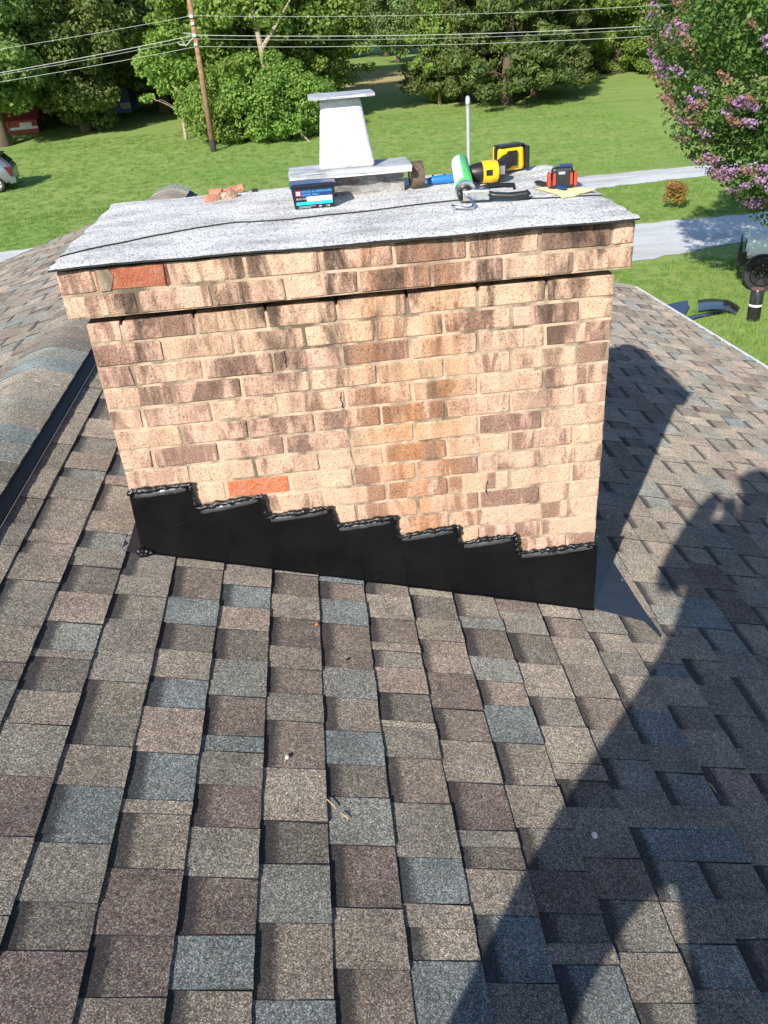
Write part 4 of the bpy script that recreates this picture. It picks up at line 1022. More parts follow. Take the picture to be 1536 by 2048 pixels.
proto_tree('cedar2', cedar_crown(32, 56000), trunk_mesh(8, 11, .30, 2.2, 16, z_limb=.2), M['bark'])

TREES = [
 ('a', 'broadleaf_tree', -16.4, 50.3, 1.22, .3, 'dark leafy tree at the far left edge, red shed behind its trunk', None),
 ('a2', 'broadleaf_tree', -12.4, 53.0, 1.10, 1.2, 'drooping dark tree right of the red shed, its leaves near the grass', None),
 ('a', 'broadleaf_tree', -8.4, 58.5, 1.20, 2.3, 'tall tree directly behind the upper part of the utility pole', None),
 ('a2', 'broadleaf_tree', -20.5, 57, 1.3, 4.0, 'tree of the left wood edge behind the parked silver car', 'left wood edge'),
 ('b', 'broadleaf_tree', -1.9, 47.6, 1.18, .8, 'bright green vine-covered tree right of the utility pole', None),
 ('b', 'broadleaf_tree', 1.1, 49.0, .88, 2.9, 'green tree directly behind the white flue', None),
 ('small', 'young_tree', -5.9, 47.0, 1.15, .4, 'small pale-barked tree left of the utility pole foot', None),
 ('small', 'young_tree', 8.7, 52.0, 1.15, 2.0, 'slim young tree left of the big cedar', None),
 ('cedar', 'cedar_tree', 12.2, 49.8, 1.0, .5, 'large dark cedar with a thick trunk in the middle of the meadow', None),
 ('cedar2', 'cedar_tree', 10.2, 53.0, .92, 2.2, 'cedar just left of and behind the largest cedar', None),
 ('cedar2', 'cedar_tree', 14.4, 52.0, .90, 4.1, 'cedar at the right end of the cedar group', None),
]
for a in TREES: tree(a[0], a[1], a[2], a[3], a[4], a[5], a[6], a[7])
BUSH = [(-3.6, 44.9, 1.0, .3, 'bushy shrub at the left of the thicket by the pole'), (-1.7, 44.4, 1.15, 1.9, 'rounded shrub in the middle of the thicket right of the pole'), (.0, 44.3, 1.0, 3.3, 'shrub at the right end of the thicket, pale stick before it'), (8.9, 52.9, .62, 1.0, 'low dark shrub at the foot of the slim young tree')]
for x, y, s, rz, lb in BUSH: tree('bush', 'shrub', x, y, s, rz, lb, None, 'shrub')
rw = random.Random(4); i = 0
def wood_label(x):
    if x < -6: return ('tall leafy tree in the wood behind the utility pole and red shed', 'left part of the wood')
    if x < 16: return ('pale distant tree seen through the meadow gap beyond the flue', 'far trees in the meadow gap')
    return ('tall leafy tree of the wood right of the cedars', 'right-hand wood')
for x in np.arange(-46, 64, 5.2):          # wood beyond the meadow, row behind row
    for row in range(2):
        y = 74 + row * 9 + rw.uniform(-3, 3)
        if -6 < x < 16: y += 22; k = 'd'
        if x > 16: y = 66 + row * 8 + rw.uniform(-2, 2)
        if x < -16: y = 64 + row * 8 + rw.uniform(-2, 2)
        k = 'd' if -6 < x < 16 else rw.choice(['a', 'a2', 'b', 'd', 'd']) if x < 14 else rw.choice(['a', 'b', 'b', 'a2'])
        s = rw.uniform(1.2, 1.65)
        tree(k, 'woodland_tree', x + rw.uniform(-1.5, 1.5), y, s, rw.uniform(0, 6), *wood_label(x))
for x, y, k, s in ((17.6, 59.0, 'b', .85), (18.6, 62.5, 'b', 1.0), (22.0, 59.5, 'b', 1.05), (26.0, 57.0, 'a', 1.1), (29.5, 54.5, 'a2', 1.1), (9.4, 82, 'd', .85), (12.6, 80, 'd', 1.0), (15.5, 76, 'd', 1.1), (1.2, 66, 'a2', .95), (-2.5, 64, 'b', 1.1), (-13.5, 62.5, 'a', 1.15), (-26, 54, 'a', 1.2), (33, 50, 'b', 1.1)):
    tree(k, 'woodland_tree', x, y, s, rw.uniform(0, 6), *wood_label(x))
# undergrowth that closes the wood edge down to the grass
for x in list(np.arange(16.5, 36, 1.9)):
    y = np.interp(x, [16.5, 20, 24, 27, 36], [63.5, 61.2, 57.2, 53.5, 47]) + 1.2
    tree('bush', 'shrub', float(x), float(y), rw.uniform(.8, 1.25), rw.uniform(0, 6), 'one of the shrubs along the edge of the right-hand wood', 'undergrowth of the right wood', 'shrub')
for x, y in ((-22, 60), (-19, 62), (-16.2, 60.5), (-9, 63), (-6.5, 62), (-4, 60), (-1, 57)):
    tree('bush', 'shrub', x, y, rw.uniform(.9, 1.3), rw.uniform(0, 6), 'one of the shaded shrubs under the left-hand trees', 'undergrowth of the left wood', 'shrub')

# flowering crape myrtle near the house
def myrtle():
    cx, cy = 9.85, 11.75; t_ = empty('flowering_tree', (cx, cy, gz(cx, cy))); tag(t_, 'crape myrtle with lilac blossom clusters at the right edge', 'tree')
    rg = np.random.default_rng(77); cl = crown_clumps(rg, 3.40, 5.05, 3.0, 340, .46, .85, .35)
    p, d, k = clump_points(cl, 95000, rg, .3)
    lv = rg.random(len(p)) * .6 + rg.random(len(cl))[k] * .4
    me = leaf_cards('crown', p, d * .5 + np.array([0, 0, .6]) + rg.normal(size=p.shape) * .6, .088, .58, 5, M['leaf_m'], lv)
    o = bpy.data.objects.new('crown', me); col.objects.link(o); o.parent = t_
    mb = MB(); rr = random.Random(8)
    for q in range(5):
        a = q * 1.26 + .3; l = rr.uniform(1.0, 1.5)
        mb.tube([(.12 * math.cos(a), .12 * math.sin(a), -.15), (.25 * math.cos(a), .25 * math.sin(a), 1.0), (.6 * l * math.cos(a), .6 * l * math.sin(a), 2.3), (1.1 * l * math.cos(a), 1.1 * l * math.sin(a), 3.8), (1.4 * l * math.cos(a), 1.4 * l * math.sin(a), 5.4)], [.075, .065, .05, .032, .012], 7)
        for w in range(4):
            z = rr.uniform(2.4, 4.6); b = a + rr.uniform(-.9, .9); s = Vector((.75 * l * math.cos(a), .75 * l * math.sin(a), z)); mb.tube([s, s + Vector((math.cos(b) * .6, math.sin(b) * .6, .35)), s + Vector((math.cos(b) * 1.1, math.sin(b) * 1.1, .55))], [.022, .015, .006], 5)
    mb.build('trunk', M['bark_pale'], t_, smooth=True)
    for nm, cnt, mat, sd in (('blossoms', 250, 'petal', 3), ('faded_blossoms', 190, 'petal_old', 4)):
        g2 = np.random.default_rng(sd); P = []; Nn = []; LV = []
        for _ in range(cnt):
            v = g2.normal(size=3); v /= np.linalg.norm(v)
            if v[0] > .1: v[0] *= -1
            q = np.array([v[0] * 3.55, v[1] * 3.55, 5.05 + v[2] * 3.1]); 
            j = int(np.argmin(((np.array([c for c, r in cl]) - q) ** 2).sum(1))); q = cl[j][0] + (q - cl[j][0]) / max(np.linalg.norm(q - cl[j][0]), .01) * min(np.linalg.norm(q - cl[j][0]), cl[j][1][0] * 1.15)
            s = g2.uniform(.075, .145); m = int(g2.uniform(40, 70)); e = g2.normal(size=(m, 3)); e /= np.linalg.norm(e, axis=1, keepdims=True)
            ax = v * .6 + np.array([0, 0, .5]); ax /= np.linalg.norm(ax); tpos = g2.uniform(-1, 1, (m, 1))
            P.append(q + ax * tpos * s * 1.3 + e * s * (1.0 - .55 * (tpos * .5 + .5)) * g2.random((m, 1)) ** .4); Nn.append(e + g2.normal(size=e.shape) * .4); LV.append(np.clip(g2.random(m) * .7 + g2.uniform(0, .4), 0, 1))
        me = leaf_cards(nm, np.concatenate(P), np.concatenate(Nn), .045, .85, sd, M[mat], np.concatenate(LV)); o = bpy.data.objects.new(nm, me); col.objects.link(o); o.parent = t_; o['kind'] = 'stuff'
myrtle()
# small red and yellow shrub on the lawn
sx_, sy_ = 11.2, 22.45; t_ = empty('red_shrub', (sx_, sy_, gz(sx_, sy_))); tag(t_, 'small round shrub with red and yellow leaves between the gravel strips', 'shrub')
rg = np.random.default_rng(3); cl = crown_clumps(rg, .33, .48, .36, 34, .13, .9); p, d, k = clump_points(cl, 3000, rg, .4)
me = leaf_cards('crown', p, d + rg.normal(size=p.shape) * .6, .055, .6, 4, M['leaf_r'], np.clip(p[:, 2] / .85 + rg.normal(size=len(p)) * .22 - .05, 0, 1)); o = bpy.data.objects.new('crown', me); col.objects.link(o); o.parent = t_
trunk_mesh(9, .5, .02, .3, 5).build('stem', M['bark'], t_)
sx_, sy_ = 8.5, 22.1; t_ = empty('red_shrub', (sx_, sy_, gz(sx_, sy_))); t_.scale = (.8, .8, .8); tag(t_, 'red-leaved shrub mostly hidden behind the right end of the cap', 'shrub')
o = bpy.data.objects.new('crown', me); col.objects.link(o); o.parent = t_
trunk_mesh(10, .5, .02, .3, 5).build('stem', M['bark'], t_)

# grass tufts on the near lawn
def grass():
    rg = random.Random(6); mb = MB()
    for _ in range(26):
        x, y = rg.uniform(-.09, .09), rg.uniform(-.09, .09); a = rg.uniform(0, 6.28); h = rg.uniform(.03, .075); w = rg.uniform(.004, .008); ln = rg.uniform(.01, .035)
        d = Vector((math.cos(a), math.sin(a), 0)); s = Vector((-d.y, d.x, 0)) * w
        mb.add([Vector((x, y, -.005)) - s, Vector((x, y, -.005)) + s, Vector((x, y, h)) + d * ln], [(0, 1, 2)])
    me = bpy.data.meshes.new('grass_tuft'); me.from_pydata(mb.v, [], mb.f); me.materials.append(M['blade'])
    # a tile of the lawn filled with tufts, written out as one mesh
    V = np.array(mb.v, dtype=np.float32); F = np.array(mb.f, dtype=np.int32); r2 = np.random.default_rng(8); VV = []; FF = []; n = 0; LV = []
    areas = [(4.4, 13.0, 5.5, 17.2, 3800), (8.5, 15, 21.1, 26.6, 1500), (-11, -5, 25.2, 31, 900), (-9.5, -4.6, 17, 23, 300), (-15, 17, 29.2, 50, 8000)]
    for x0, x1, y0, y1, cnt in areas:
        for _ in range(cnt):
            x, y = r2.uniform(x0, x1), r2.uniform(y0, y1)
            if 4 < x < 14 and 17.0 < y < 21.2: continue
            if -8.5 < x < 14 and 23 < y < 29: 
                if np.interp(x, [-8.5, 0, 10.3, 14], [23.1, 24.5, 26.4, 26.9]) < y < np.interp(x, [-8.5, 0, 10.3, 14], [25.1, 26.7, 28.9, 29.0]): continue
            a = r2.uniform(0, 6.28); s = r2.uniform(.7, 1.5) * (1.15 if y > 29 and x0 < -14 else 1); R = np.array([[math.cos(a), -math.sin(a), 0], [math.sin(a), math.cos(a), 0], [0, 0, 1]], dtype=np.float32)
            VV.append(V @ R.T * s + np.array([x, y, gz(x, y)], dtype=np.float32)); FF.append(F + n); n += len(V)
    VV = np.concatenate(VV); FF = np.concatenate(FF); m = bpy.data.meshes.new('grass'); m.vertices.add(len(VV)); m.vertices.foreach_set('co', VV.ravel()); m.loops.add(FF.size); m.loops.foreach_set('vertex_index', FF.ravel())
    m.polygons.add(len(FF)); m.polygons.foreach_set('loop_start', np.arange(0, FF.size, 3, dtype=np.int32)); m.update(calc_edges=True)
    at = m.attributes.new('lv', 'FLOAT', 'POINT'); at.data.foreach_set('value', np.repeat(r2.random(len(VV) // 3), 3).astype(np.float32)); m.materials.append(M['blades'])
    o = bpy.data.objects.new('grass', m); col.objects.link(o); tag(o, 'short blades of lawn grass near the house', 'grass', kind='stuff')
M['blades'] = mat_leaf('grass_blades', (0.135, 0.245, 0.048), (0.245, 0.345, 0.085), .3, .1)
grass()

# ------------------------------------------------------------------ utility pole and its wires
px, py = -4.04, 42.4; t_ = empty('utility_pole', (px, py, gz(px, py))); tag(t_, 'brown wooden utility pole leaning before the trees', 'utility pole')
mb = MB(); mb.tube([(0, 0, .55), (0.01, 0, 3.5), (-.01, 0, 7.6)], [.145, .13, .11], 12); mb.build('pole', M['pole'], t_, smooth=True)
mb = MB(); mb.tube([(0, 0, -.3), (0, 0, .55)], [.155, .147], 12); mb.build('pole_foot', M['pole_tar'], t_, smooth=True)
for z, s in ((5.75, .13), (5.45, .10), (4.98, .12), (4.62, .10)):
    mb = MB(); mb.box((-.02, -.15, z), (.16, .10, s)); mb.build('bracket', M['galv'], t_, bevel=.01)
mb = MB(); mb.tube([(-.1, -.1, 4.9), (-.45, -.15, 4.62), (-.75, -.1, 4.66), (-.85, -.05, 4.78)], .022, 6); mb.build('cable_loop', M['wire'], t_)
mb = MB(); mb.tube([(-.05, -.12, 5.05), (-.5, -.2, 5.12)], .025, 6); mb.build('stub_arm', M['galv'], t_)
def wire(z_left, zp, z_mid, z_right, r, label, xl=-13.6, xm_=4.88, xr_=20.0):
    pts = []
    A = np.polyfit([xl, px], [z_left, zp], 1); B = np.polyfit([px, xm_, xr_], [zp, z_mid, z_right], 2)
    for x in np.arange(-48, px, 2.5): pts.append((float(x), py - .13 + .010 * (px - x), float(zp + (z_left - zp) * ((px - x) / (px - xl)) * (1.0 - .18 * ((px - x) / (px - xl) - 1)))))
    for x in np.arange(px, 60, 2.0): pts.append((float(x), py - .13, float(np.polyval(B, x))))
    mb = MB(); mb.tube(pts, r, 5); o = mb.build('overhead_wire', M['wire'], smooth=True, origin=(px, py - .13, zp)); tag(o, label, 'wire')
wire(.38, 1.14, .53, .06, .008, 'topmost overhead wire on the utility pole')
wire(-.54, .37, -.27, -.77, .013, 'thickest overhead wire, second from the top on the pole')
wire(-.62, .22, -.42, -.90, .007, 'thin overhead wire just below the thickest one')
wire(-.90, -.09, -.69, -1.21, .009, 'lowest of the overhead wires on the utility pole')
# pale stick leaning in front of the thicket
mb = MB(); g0 = Vector((.72, 43.0, gz(.7, 43) - .02)); mb.tube([g0, g0 + Vector((-.6, .25, .62)), g0 + Vector((-1.25, .5, 1.28))], [.035, .04, .03], 7); o = mb.build('leaning_stick', M['bark_pale'], origin=tuple(g0)); tag(o, 'pale bare stick leaning against the thicket', 'branch')
mb = MB(); g0 = Vector((-5.0, 46.4, gz(-5, 46) + 1.9)); 
# dead limbs of the vine-covered tree, standing out from its leaves
def dead_limb(path, r, label):
    mb = MB(); p0 = path[0]; n = len(path); mb.tube(path, [r * (1 - .7 * i / (n - 1)) for i in range(n)], 7); o = mb.build('bare_limb', M['bark_pale'], origin=tuple(p0)); tag(o, label, 'branch')
dead_limb([(-.9, 44.6, gz(0, 44) - .1), (-1.0, 44.5, -2.6), (-1.15, 44.3, -.6), (-1.3, 44.2, .9), (-1.5, 44.2, 2.6)], .22, 'bare grey trunk rising through the bright green tree')
dead_limb([(-1.1, 44.25, -.4), (-.4, 44.0, .4), (.1, 43.9, 1.0), (.5, 43.9, 1.5)], .11, 'bare forked limb right of the grey trunk')
dead_limb([(-4.1, 45.6, -3.4), (-4.6, 45.4, -2.75), (-5.3, 45.3, -2.3), (-5.9, 45.3, -1.75)], .10, 'pale dead limb reaching left behind the pole')

# ------------------------------------------------------------------ red shed and small blue-roofed shed under the trees
def shed(name, c, d, wallm, roofm, label, rz=0):
    t_ = empty(name, (c[0], c[1], gz(c[0], c[1])), rz); tag(t_, label, 'shed'); w, l, h = d
    mb = MB(); mb.box((0, 0, h / 2 - .1), (w, l, h + .2)); mb.build('wall', wallm, t_)
    mb = MB(); mb.prism([(-w / 2 - .2, -l / 2 - .25, h - .05), (-w / 2 - .2, 0, h + l * .24), (-w / 2 - .2, l / 2 + .25, h - .05)], (w + .4, 0, 0)); mb.build('roof', roofm, t_)
    mb = MB(); mb.box((0, -l / 2 - .03, .25), (w, .05, .14)); mb.build('trim_board', M['soffit'], t_)
    mb = MB(); mb.box((w * .28, -l / 2 - .05, .40), (.7, .06, .30)); mb.build('vent_panel', M['soffit'], t_)
    mb = MB(); mb.box((-w * .2, -l / 2 - .035, h * .45), (1.0, .05, h * .8)); dr = mb.build('door', wallm, t_)
    return t_
shed('red_shed', (-17.3, 55.6), (3.0, 2.4, .75), M['red_paint'], M['red_paint'], 'red painted shed glimpsed under the leftmost trees', .15)
shed('blue_shed', (-11.6, 61.5), (1.5, 1.8, 1.4), M['blue_tarp'], M['blue_tarp'], 'small blue shed deep in the shade under the trees', -.1)

# ------------------------------------------------------------------ vehicles
def loft(st, seg=12):
    """st: (x, halfwidth, z_bottom, z_belt, z_top, top halfwidth)"""
    mb = MB(); R = []
    for (x, w, zb, zs, zt, tw) in st:
        half = [(0.0, zb), (w * .80, zb), (w * .96, zb + .06), (w, zb + .22), (w, zs - .12), (w * .965, zs), (tw, zt - .07), (tw * .90, zt - .012), (0.0, zt)]
        R.append([(x, -a, b) for a, b in half] + [(x, a, b) for a, b in half[-2:0:-1]])
    m = len(R[0]); vs = [p for r in R for p in r]
    fs = [(i * m + k, i * m + (k + 1) % m, (i + 1) * m + (k + 1) % m, (i + 1) * m + k) for i in range(len(R) - 1) for k in range(m)]
    fs += [tuple(range(m)), tuple((len(R) - 1) * m + k for k in range(m - 1, -1, -1))]
    mb.add(vs, fs); return mb
def wheel(parent, x, y, r, w, sgn, rimmat):
    mb = MB(); mb.lathe([(-w / 2, r * .66), (-w / 2, r * .93), (-w * .3, r), (w * .3, r), (w / 2, r * .93), (w / 2, r * .66)], (x, y, r), (0, sgn, 0), 30, closed=False); wo = mb.build('wheel', M['tyre'], parent); autosmooth(wo, 40)
    mb = MB(); mb.lathe([(0, r * .67), (w * .5 + .004, r * .67), (w * .5 - .03, r * .60), (w * .5 - .05, r * .2), (w * .5 - .01, r * .16), (w * .5, 0.002)], (x, y, r), (0, sgn, 0), 30); ro = mb.build('rim', rimmat, parent); autosmooth(ro, 40); ro.parent = wo
    for k in range(5):
        a = k * 1.2566 + .3; mb = MB(); mb.box((x + math.cos(a) * r * .40, y + sgn * (w * .5 - .022), r + math.sin(a) * r * .40), (r * .42, .035, r * .13), Matrix.Rotation(-a, 3, 'Y')); so_ = mb.build('spoke', rimmat, parent, bevel=.008); so_.parent = wo
        mb = MB(); mb.lathe([(0, .014), (.018, .012)], (x + math.cos(a + .6) * r * .20, y + sgn * (w * .5 - .02), r + math.sin(a + .6) * r * .20), (0, sgn, 0), 8); lo_ = mb.build('lug_nut', M['steel'], parent); lo_.parent = wo
    mb = MB(); mb.lathe([(0, .035), (.02, .030)], (x, y + sgn * (w * .5 - .012), r), (0, sgn, 0), 12); ho_ = mb.build('hub_cap', M['steel'], parent); ho_.parent = wo
def vehicle(name, loc, rz, paint, stations, wheels, r, label, cat, rim, windows, lamps, bumpers, flare=None):
    t_ = empty(name, loc, rz); tag(t_, label, cat)
    o = loft(stations).build('body', paint, t_, bevel=0); autosmooth(o, 32)
    sub = o.modifiers.new('round', 'SUBSURF'); sub.levels = 2; sub.render_levels = 2
    for x in wheels:
        for sgn in (-1, 1):
            hw = .80; mb = MB(); mb.lathe([(0, r * 1.07), (.05, r * 1.07)], (x, sgn * (hw - .02), r * 1.06), (0, sgn, 0), 28); a_ = mb.build('wheel_arch', M['black_plastic'], t_)
            wheel(t_, x, sgn * (hw + .02), r, .22, sgn, rim)
    for nm, quad, mat, parent in windows + lamps + bumpers:
        mb = MB(); n = (Vector(quad[1]) - Vector(quad[0])).cross(Vector(quad[2]) - Vector(quad[0])).normalized(); mb.prism(quad, n * .03); mb.build(nm, mat, t_, bevel=.006)
    return t_
# silver car on the left: nose to the left, tail at the right
ST_CAR = [(-2.15, .70, .35, .62, .66, .60), (-2.05, .82, .25, .72, .78, .70), (-1.3, .88, .22, .85, .93, .74), (-.75, .88, .22, .92, 1.02, .70), (.0, .89, .22, .96, 1.46, .60), (.8, .89, .22, .98, 1.50, .60), (1.5, .88, .24, 1.00, 1.44, .58), (1.95, .84, .30, 1.00, 1.12, .60), (2.15, .78, .36, .92, .96, .62)]
vehicle('parked_car', (-14.15, 37.0, gz(-14, 37)), .14, M['silver'], ST_CAR, (-1.35, 1.35), .32, 'silver hatchback at the left edge with only its tail showing', 'car', M['steel'],
    [('window', [(.95, -.80, 1.02), (1.62, -.79, 1.02), (1.42, -.66, 1.33), (.95, -.655, 1.38)], M['glass'], None), ('window', [(-.45, -.81, .99), (.85, -.80, 1.01), (.85, -.655, 1.39), (.05, -.655, 1.36)], M['glass'], None),
     ('rear_window', [(1.66, -.55, 1.39), (1.66, .55, 1.39), (1.98, .60, 1.07), (1.98, -.60, 1.07)][::-1], M['glass'], None)],
    [('tail_lamp', [(1.78, -.865, .97), (2.04, -.80, .95), (2.08, -.80, .62), (1.98, -.845, .60)], M['tail'], None)],
    [('bumper', [(1.9, -.86, .55), (2.16, -.78, .55), (2.14, -.78, .32), (1.9, -.86, .30)], M['silver'], None), ('spoiler', [(1.42, -.55, 1.475), (1.78, -.52, 1.42), (1.78, .52, 1.42), (1.42, .55, 1.475)], M['black_plastic'], None)])
# white off-road car on the right: nose to the left, short front overhang
ST_TRK = [(-2.02, .64, .66, 1.00, 1.06, .56), (-1.98, .76, .58, 1.02, 1.12, .66), (-1.80, .80, .56, 1.06, 1.17, .70), (-.9, .81, .50, 1.10, 1.21, .72), (-.72, .81, .46, 1.10, 1.24, .70), (-.62, .81, .46, 1.10, 1.26, .70), (-.35, .81, .46, 1.10, 1.70, .64), (.3, .81, .46, 1.10, 1.76, .64), (1.9, .81, .48, 1.10, 1.76, .64), (2.05, .80, .50, 1.10, 1.72, .64), (2.12, .78, .52, 1.08, 1.66, .62)]
vehicle('parked_truck', (11.62, 14.24, gz(11, 14)), -.50, M['white_car'], ST_TRK, (-1.62, 1.05), .36, 'white off-road car at the right edge with a black front wheel', 'car', M['wheel_black'],
    [('window', [(-.42, -.765, 1.16), (.42, -.765, 1.16), (.42, -.675, 1.60), (-.24, -.675, 1.60)], M['glass'], None), ('window', [(.52, -.765, 1.16), (1.75, -.765, 1.16), (1.75, -.675, 1.60), (.52, -.675, 1.60)], M['glass'], None)],
    [('head_lamp', [(-2.03, -.42, 1.00), (-2.03, -.62, 1.00), (-2.03, -.62, .82), (-2.03, -.42, .82)], M['glass'], None)],
    [('bumper', [(-2.16, -.80, .80), (-1.97, -.84, .80), (-1.97, -.84, .50), (-2.13, -.80, .50)], M['black_plastic'], None), ('bumper', [(-2.16, .80, .78), (-2.16, -.80, .78), (-2.13, -.80, .52), (-2.13, .80, .52)], M['black_plastic'], None)])

# ------------------------------------------------------------------ coil roll and offcuts on the lawn
cx, cy = 8.86, 12.62; t_ = empty('metal_coil_roll', (cx, cy, gz(cx, cy))); tag(t_, 'upright black roll of sheet metal with a white band on the lawn', 'roll')
mb = MB(); mb.lathe([(0, .118), (.004, .122), (.60, .122), (.606, .118), (.606, .05)], (0, 0, 0), (0, 0, 1), 30); autosmooth(mb.build('coil', M['coil'], t_))
mb = MB(); mb.lathe([(.285, .1232), (.325, .1232)], (0, 0, 0), (0, 0, 1), 30, closed=False); mb.build('band', M['white_print'], t_, smooth=True)
M['coil_top'] = plain('brown_coil_end', (0.20, 0.10, 0.075), 0.7)
mb = MB(); mb.lathe([(.6062, .117), (.6085, .115), (.6085, .02)], (0, 0, 0), (0, 0, 1), 30); mb.build('end_disc', M['coil_top'], t_)
def offcut(pts, curl, label, nseg=10):
    """sheet strip: list of (left xy, right xy, z) rows"""
    vs = []; n = len(pts)
    for a, b, z in pts:
        for k in range(5):
            f = k / 4; x = a[0] + (b[0] - a[0]) * f; y = a[1] + (b[1] - a[1]) * f; vs.append(Vector((x, y, gz(x, y) + z + curl * math.sin(f * math.pi))))
    fs = [(i * 5 + k, i * 5 + k + 1, (i + 1) * 5 + k + 1, (i + 1) * 5 + k) for i in range(n - 1) for k in range(4)]
    mb = MB(); m = len(vs); mb.add(vs + [v - Vector((0, 0, .004)) for v in vs], fs + [tuple(m + i for i in reversed(f)) for f in fs]); o = mb.build('metal_offcut', M['offcut'], smooth=True, origin=tuple(vs[0])); tag(o, label, 'metal sheet', 'metal offcuts on the lawn')
offcut([((7.35, 13.55), (8.02, 13.75), .13), ((7.30, 13.35), (7.95, 13.50), .10), ((7.22, 13.10), (7.78, 13.22), .06), ((7.15, 12.8), (7.62, 12.9), .02)], .01, 'black sheet offcut reflecting blue sky, nearer the eave')
offcut([((8.02, 13.22), (8.30, 13.90), .07), ((8.24, 13.12), (8.54, 13.76), .12), ((8.46, 13.02), (8.78, 13.58), .12), ((8.66, 12.94), (8.96, 13.34), .03)], .02, 'curled black sheet offcut lying nearer the coil roll')
offcut([((7.50, 12.78), (7.55, 12.98), .03), ((7.9, 12.92), (7.95, 13.10), .05), ((8.3, 13.02), (8.34, 13.20), .05), ((8.6, 13.08), (8.62, 13.24), .03)], .01, 'narrow strip of black sheet joining the two offcuts')

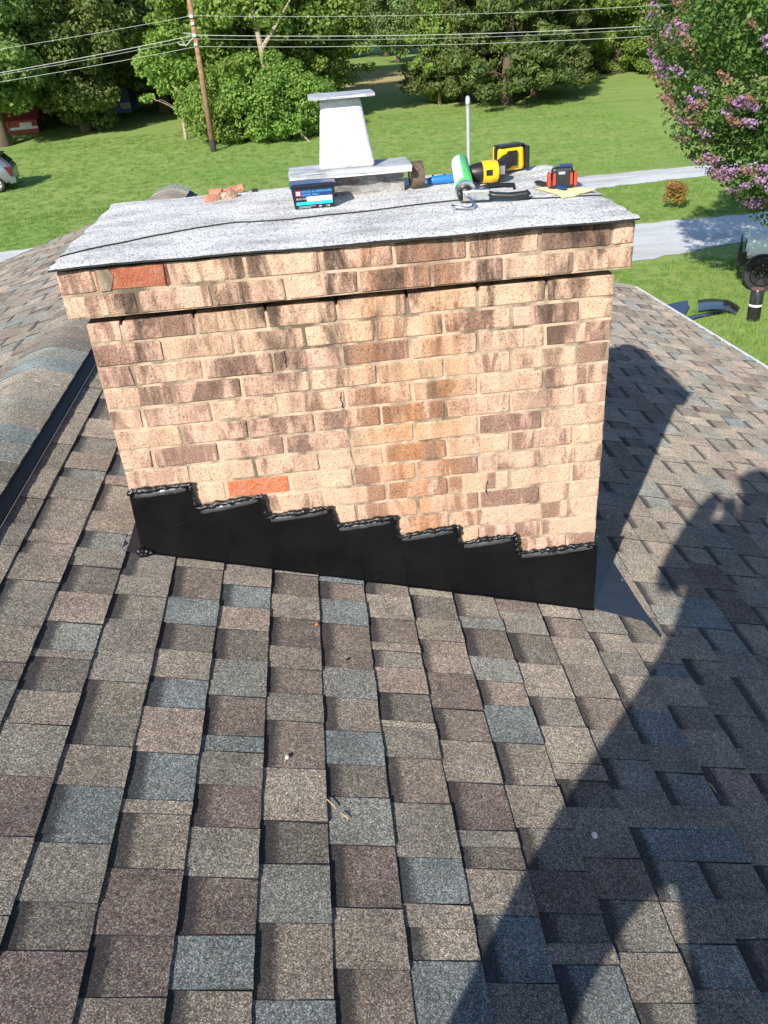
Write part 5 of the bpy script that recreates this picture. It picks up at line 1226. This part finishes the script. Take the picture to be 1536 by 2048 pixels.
# ------------------------------------------------------------------ the person holding the phone, whose shadow lies on the shingles
def person():
    J = {'pelvis': (.53, -2.58, .00), 'belly': (.62, -2.58, .18), 'chest': (.67, -2.57, .42), 'neck': (.69, -2.56, .64), 'jaw': (.71, -2.53, .80), 'head': (.72, -2.53, .92), 'crown': (.72, -2.54, 1.02),
         'lsh': (.54, -2.52, .66), 'lel': (.36, -2.50, .46), 'lwr': (.50, -2.42, .70), 'lha': (.56, -2.38, .785),
         'rsh': (.88, -2.57, .54), 'rel': (1.02, -2.50, .26), 'rwr': (.86, -2.41, .58), 'rha': (.79, -2.380, .66),
         'lhip': (.33, -2.58, -.10), 'lkn': (.24, -2.54, -.50), 'lan': (.24, -2.60, zr(.24) + .09), 'lto': (.22, -2.42, zr(.22) + .045),
         'rhip': (.68, -2.58, -.12), 'rkn': (.83, -2.54, -.58), 'ran': (.93, -2.60, zr(.93) + .09), 'rto': (.95, -2.42, zr(.95) + .045)}
    RD = {'pelvis': .19, 'belly': .20, 'chest': .215, 'neck': .082, 'jaw': .078, 'head': .098, 'crown': .070, 'lsh': .118, 'lel': .066, 'lwr': .052, 'lha': .050, 'rsh': .10, 'rel': .075, 'rwr': .040, 'rha': .046,
          'lhip': .135, 'lkn': .095, 'lan': .075, 'lto': .050, 'rhip': .135, 'rkn': .095, 'ran': .075, 'rto': .050}
    E_ = [('pelvis', 'belly'), ('belly', 'chest'), ('chest', 'neck'), ('neck', 'jaw'), ('jaw', 'head'), ('head', 'crown'), ('chest', 'lsh'), ('lsh', 'lel'), ('lel', 'lwr'), ('lwr', 'lha'), ('chest', 'rsh'), ('rsh', 'rel'), ('rel', 'rwr'), ('rwr', 'rha'), ('pelvis', 'lhip'), ('lhip', 'lkn'), ('lkn', 'lan'), ('lan', 'lto'), ('pelvis', 'rhip'), ('rhip', 'rkn'), ('rkn', 'ran'), ('ran', 'rto')]
    # fingers closed round the phone's edges
    for s, hx in (('l', -1), ('r', 1)):
        b = Vector(J[s + 'ha'])
        for q in range(4):
            J[s + 'f%d' % q] = tuple(b + Vector((-hx * .022, .006, -.025 + .022 * q))); J[s + 'g%d' % q] = tuple(b + Vector((-hx * .046, -.008, -.025 + .022 * q)))
            RD[s + 'f%d' % q] = .0105; RD[s + 'g%d' % q] = .0085; E_ += [(s + 'ha', s + 'f%d' % q), (s + 'f%d' % q, s + 'g%d' % q)]
        J[s + 't'] = tuple(b + Vector((-hx * .020, -.028, .02))); RD[s + 't'] = .011; E_.append((s + 'ha', s + 't'))
    names = list(J); base = Vector((.58, -2.58, zr(.58)))
    t_ = empty('person', tuple(base)); tag(t_, 'person in grey shirt and dark trousers whose shadow falls across the shingles', 'person'); bpy.context.view_layer.update()
    me = bpy.data.meshes.new('body'); me.from_pydata([Vector(J[k]) - base for k in names], [(names.index(a), names.index(b)) for a, b in E_], [])
    ob = bpy.data.objects.new('body', me); col.objects.link(ob); ob.parent = t_
    sk = ob.modifiers.new('skin', 'SKIN'); me.skin_vertices  # layer made by the modifier
    for i, k in enumerate(names):
        sv = me.skin_vertices[0].data[i]; sv.radius = (RD[k], RD[k] * (.72 if k in ('belly', 'chest', 'pelvis') else 1)); sv.use_root = (k == 'pelvis')
    sb = ob.modifiers.new('smooth', 'SUBSURF'); sb.levels = 2; sb.render_levels = 2
    t2 = NT('person_cloth'); g = t2.n('ShaderNodeNewGeometry'); s = t2.n('ShaderNodeSeparateXYZ'); t2.l(g.outputs['Position'], s.inputs[0])
    c = t2.mix(t2.ramp(t2.math('ADD', s.outputs[2], 1.2), [(1.14, 0.0), (1.15, 1.0)]), (.06, .06, .07), (.20, .21, .23))
    c = t2.mix(t2.ramp(t2.math('MULTIPLY', t2.math('ADD', s.outputs[2], 1.2), .5), [(.93, 0.0), (.935, 1.0)]), c, (.48, .28, .20)); t2.set(c, .8)
    me.materials.append(t2.m)
    # cap with a peak
    mb = MB(); mb.lathe([(0, .112), (.03, .112), (.075, .092), (.105, .05), (.112, .004)], Vector((.72, -2.54, .94)) - base, (0, 0, 1), 20); autosmooth(mb.build('cap', M['trousers'], t_), 60)
    mb = MB(); mb.prism([Vector(p) - base for p in ((.63, -2.45, .95), (.66, -2.40, .94), (.72, -2.385, .937), (.78, -2.40, .94), (.81, -2.45, .95), (.72, -2.47, .96))], (0, 0, .006)); mb.build('cap_peak', M['trousers'], t_)
    mb = MB(); mb.tube([Vector((.72, -2.435, .925)) - base, Vector((.72, -2.415, .902)) - base, Vector((.72, -2.432, .888)) - base], [.010, .016, .010], 8); mb.build('nose', M['skin'], t_, smooth=True)
    # phone just behind the lens
    R = Matrix((RIGHT, UP, -FWD)).transposed()
    c = CAM - FWD * .03
    t3 = empty('phone', tuple(c)); tag(t3, 'dark phone held up in both hands of the person', 'phone'); bpy.context.view_layer.update()
    mb = MB(); mb.box((0, 0, 0), (.078, .16, .009), R); mb.build('case', M['black_plastic'], t3, bevel=.003)
    mb = MB(); mb.box(tuple(-FWD * .0052), (.072, .152, .001), R); mb.build('screen', M['glass'], t3)
person()
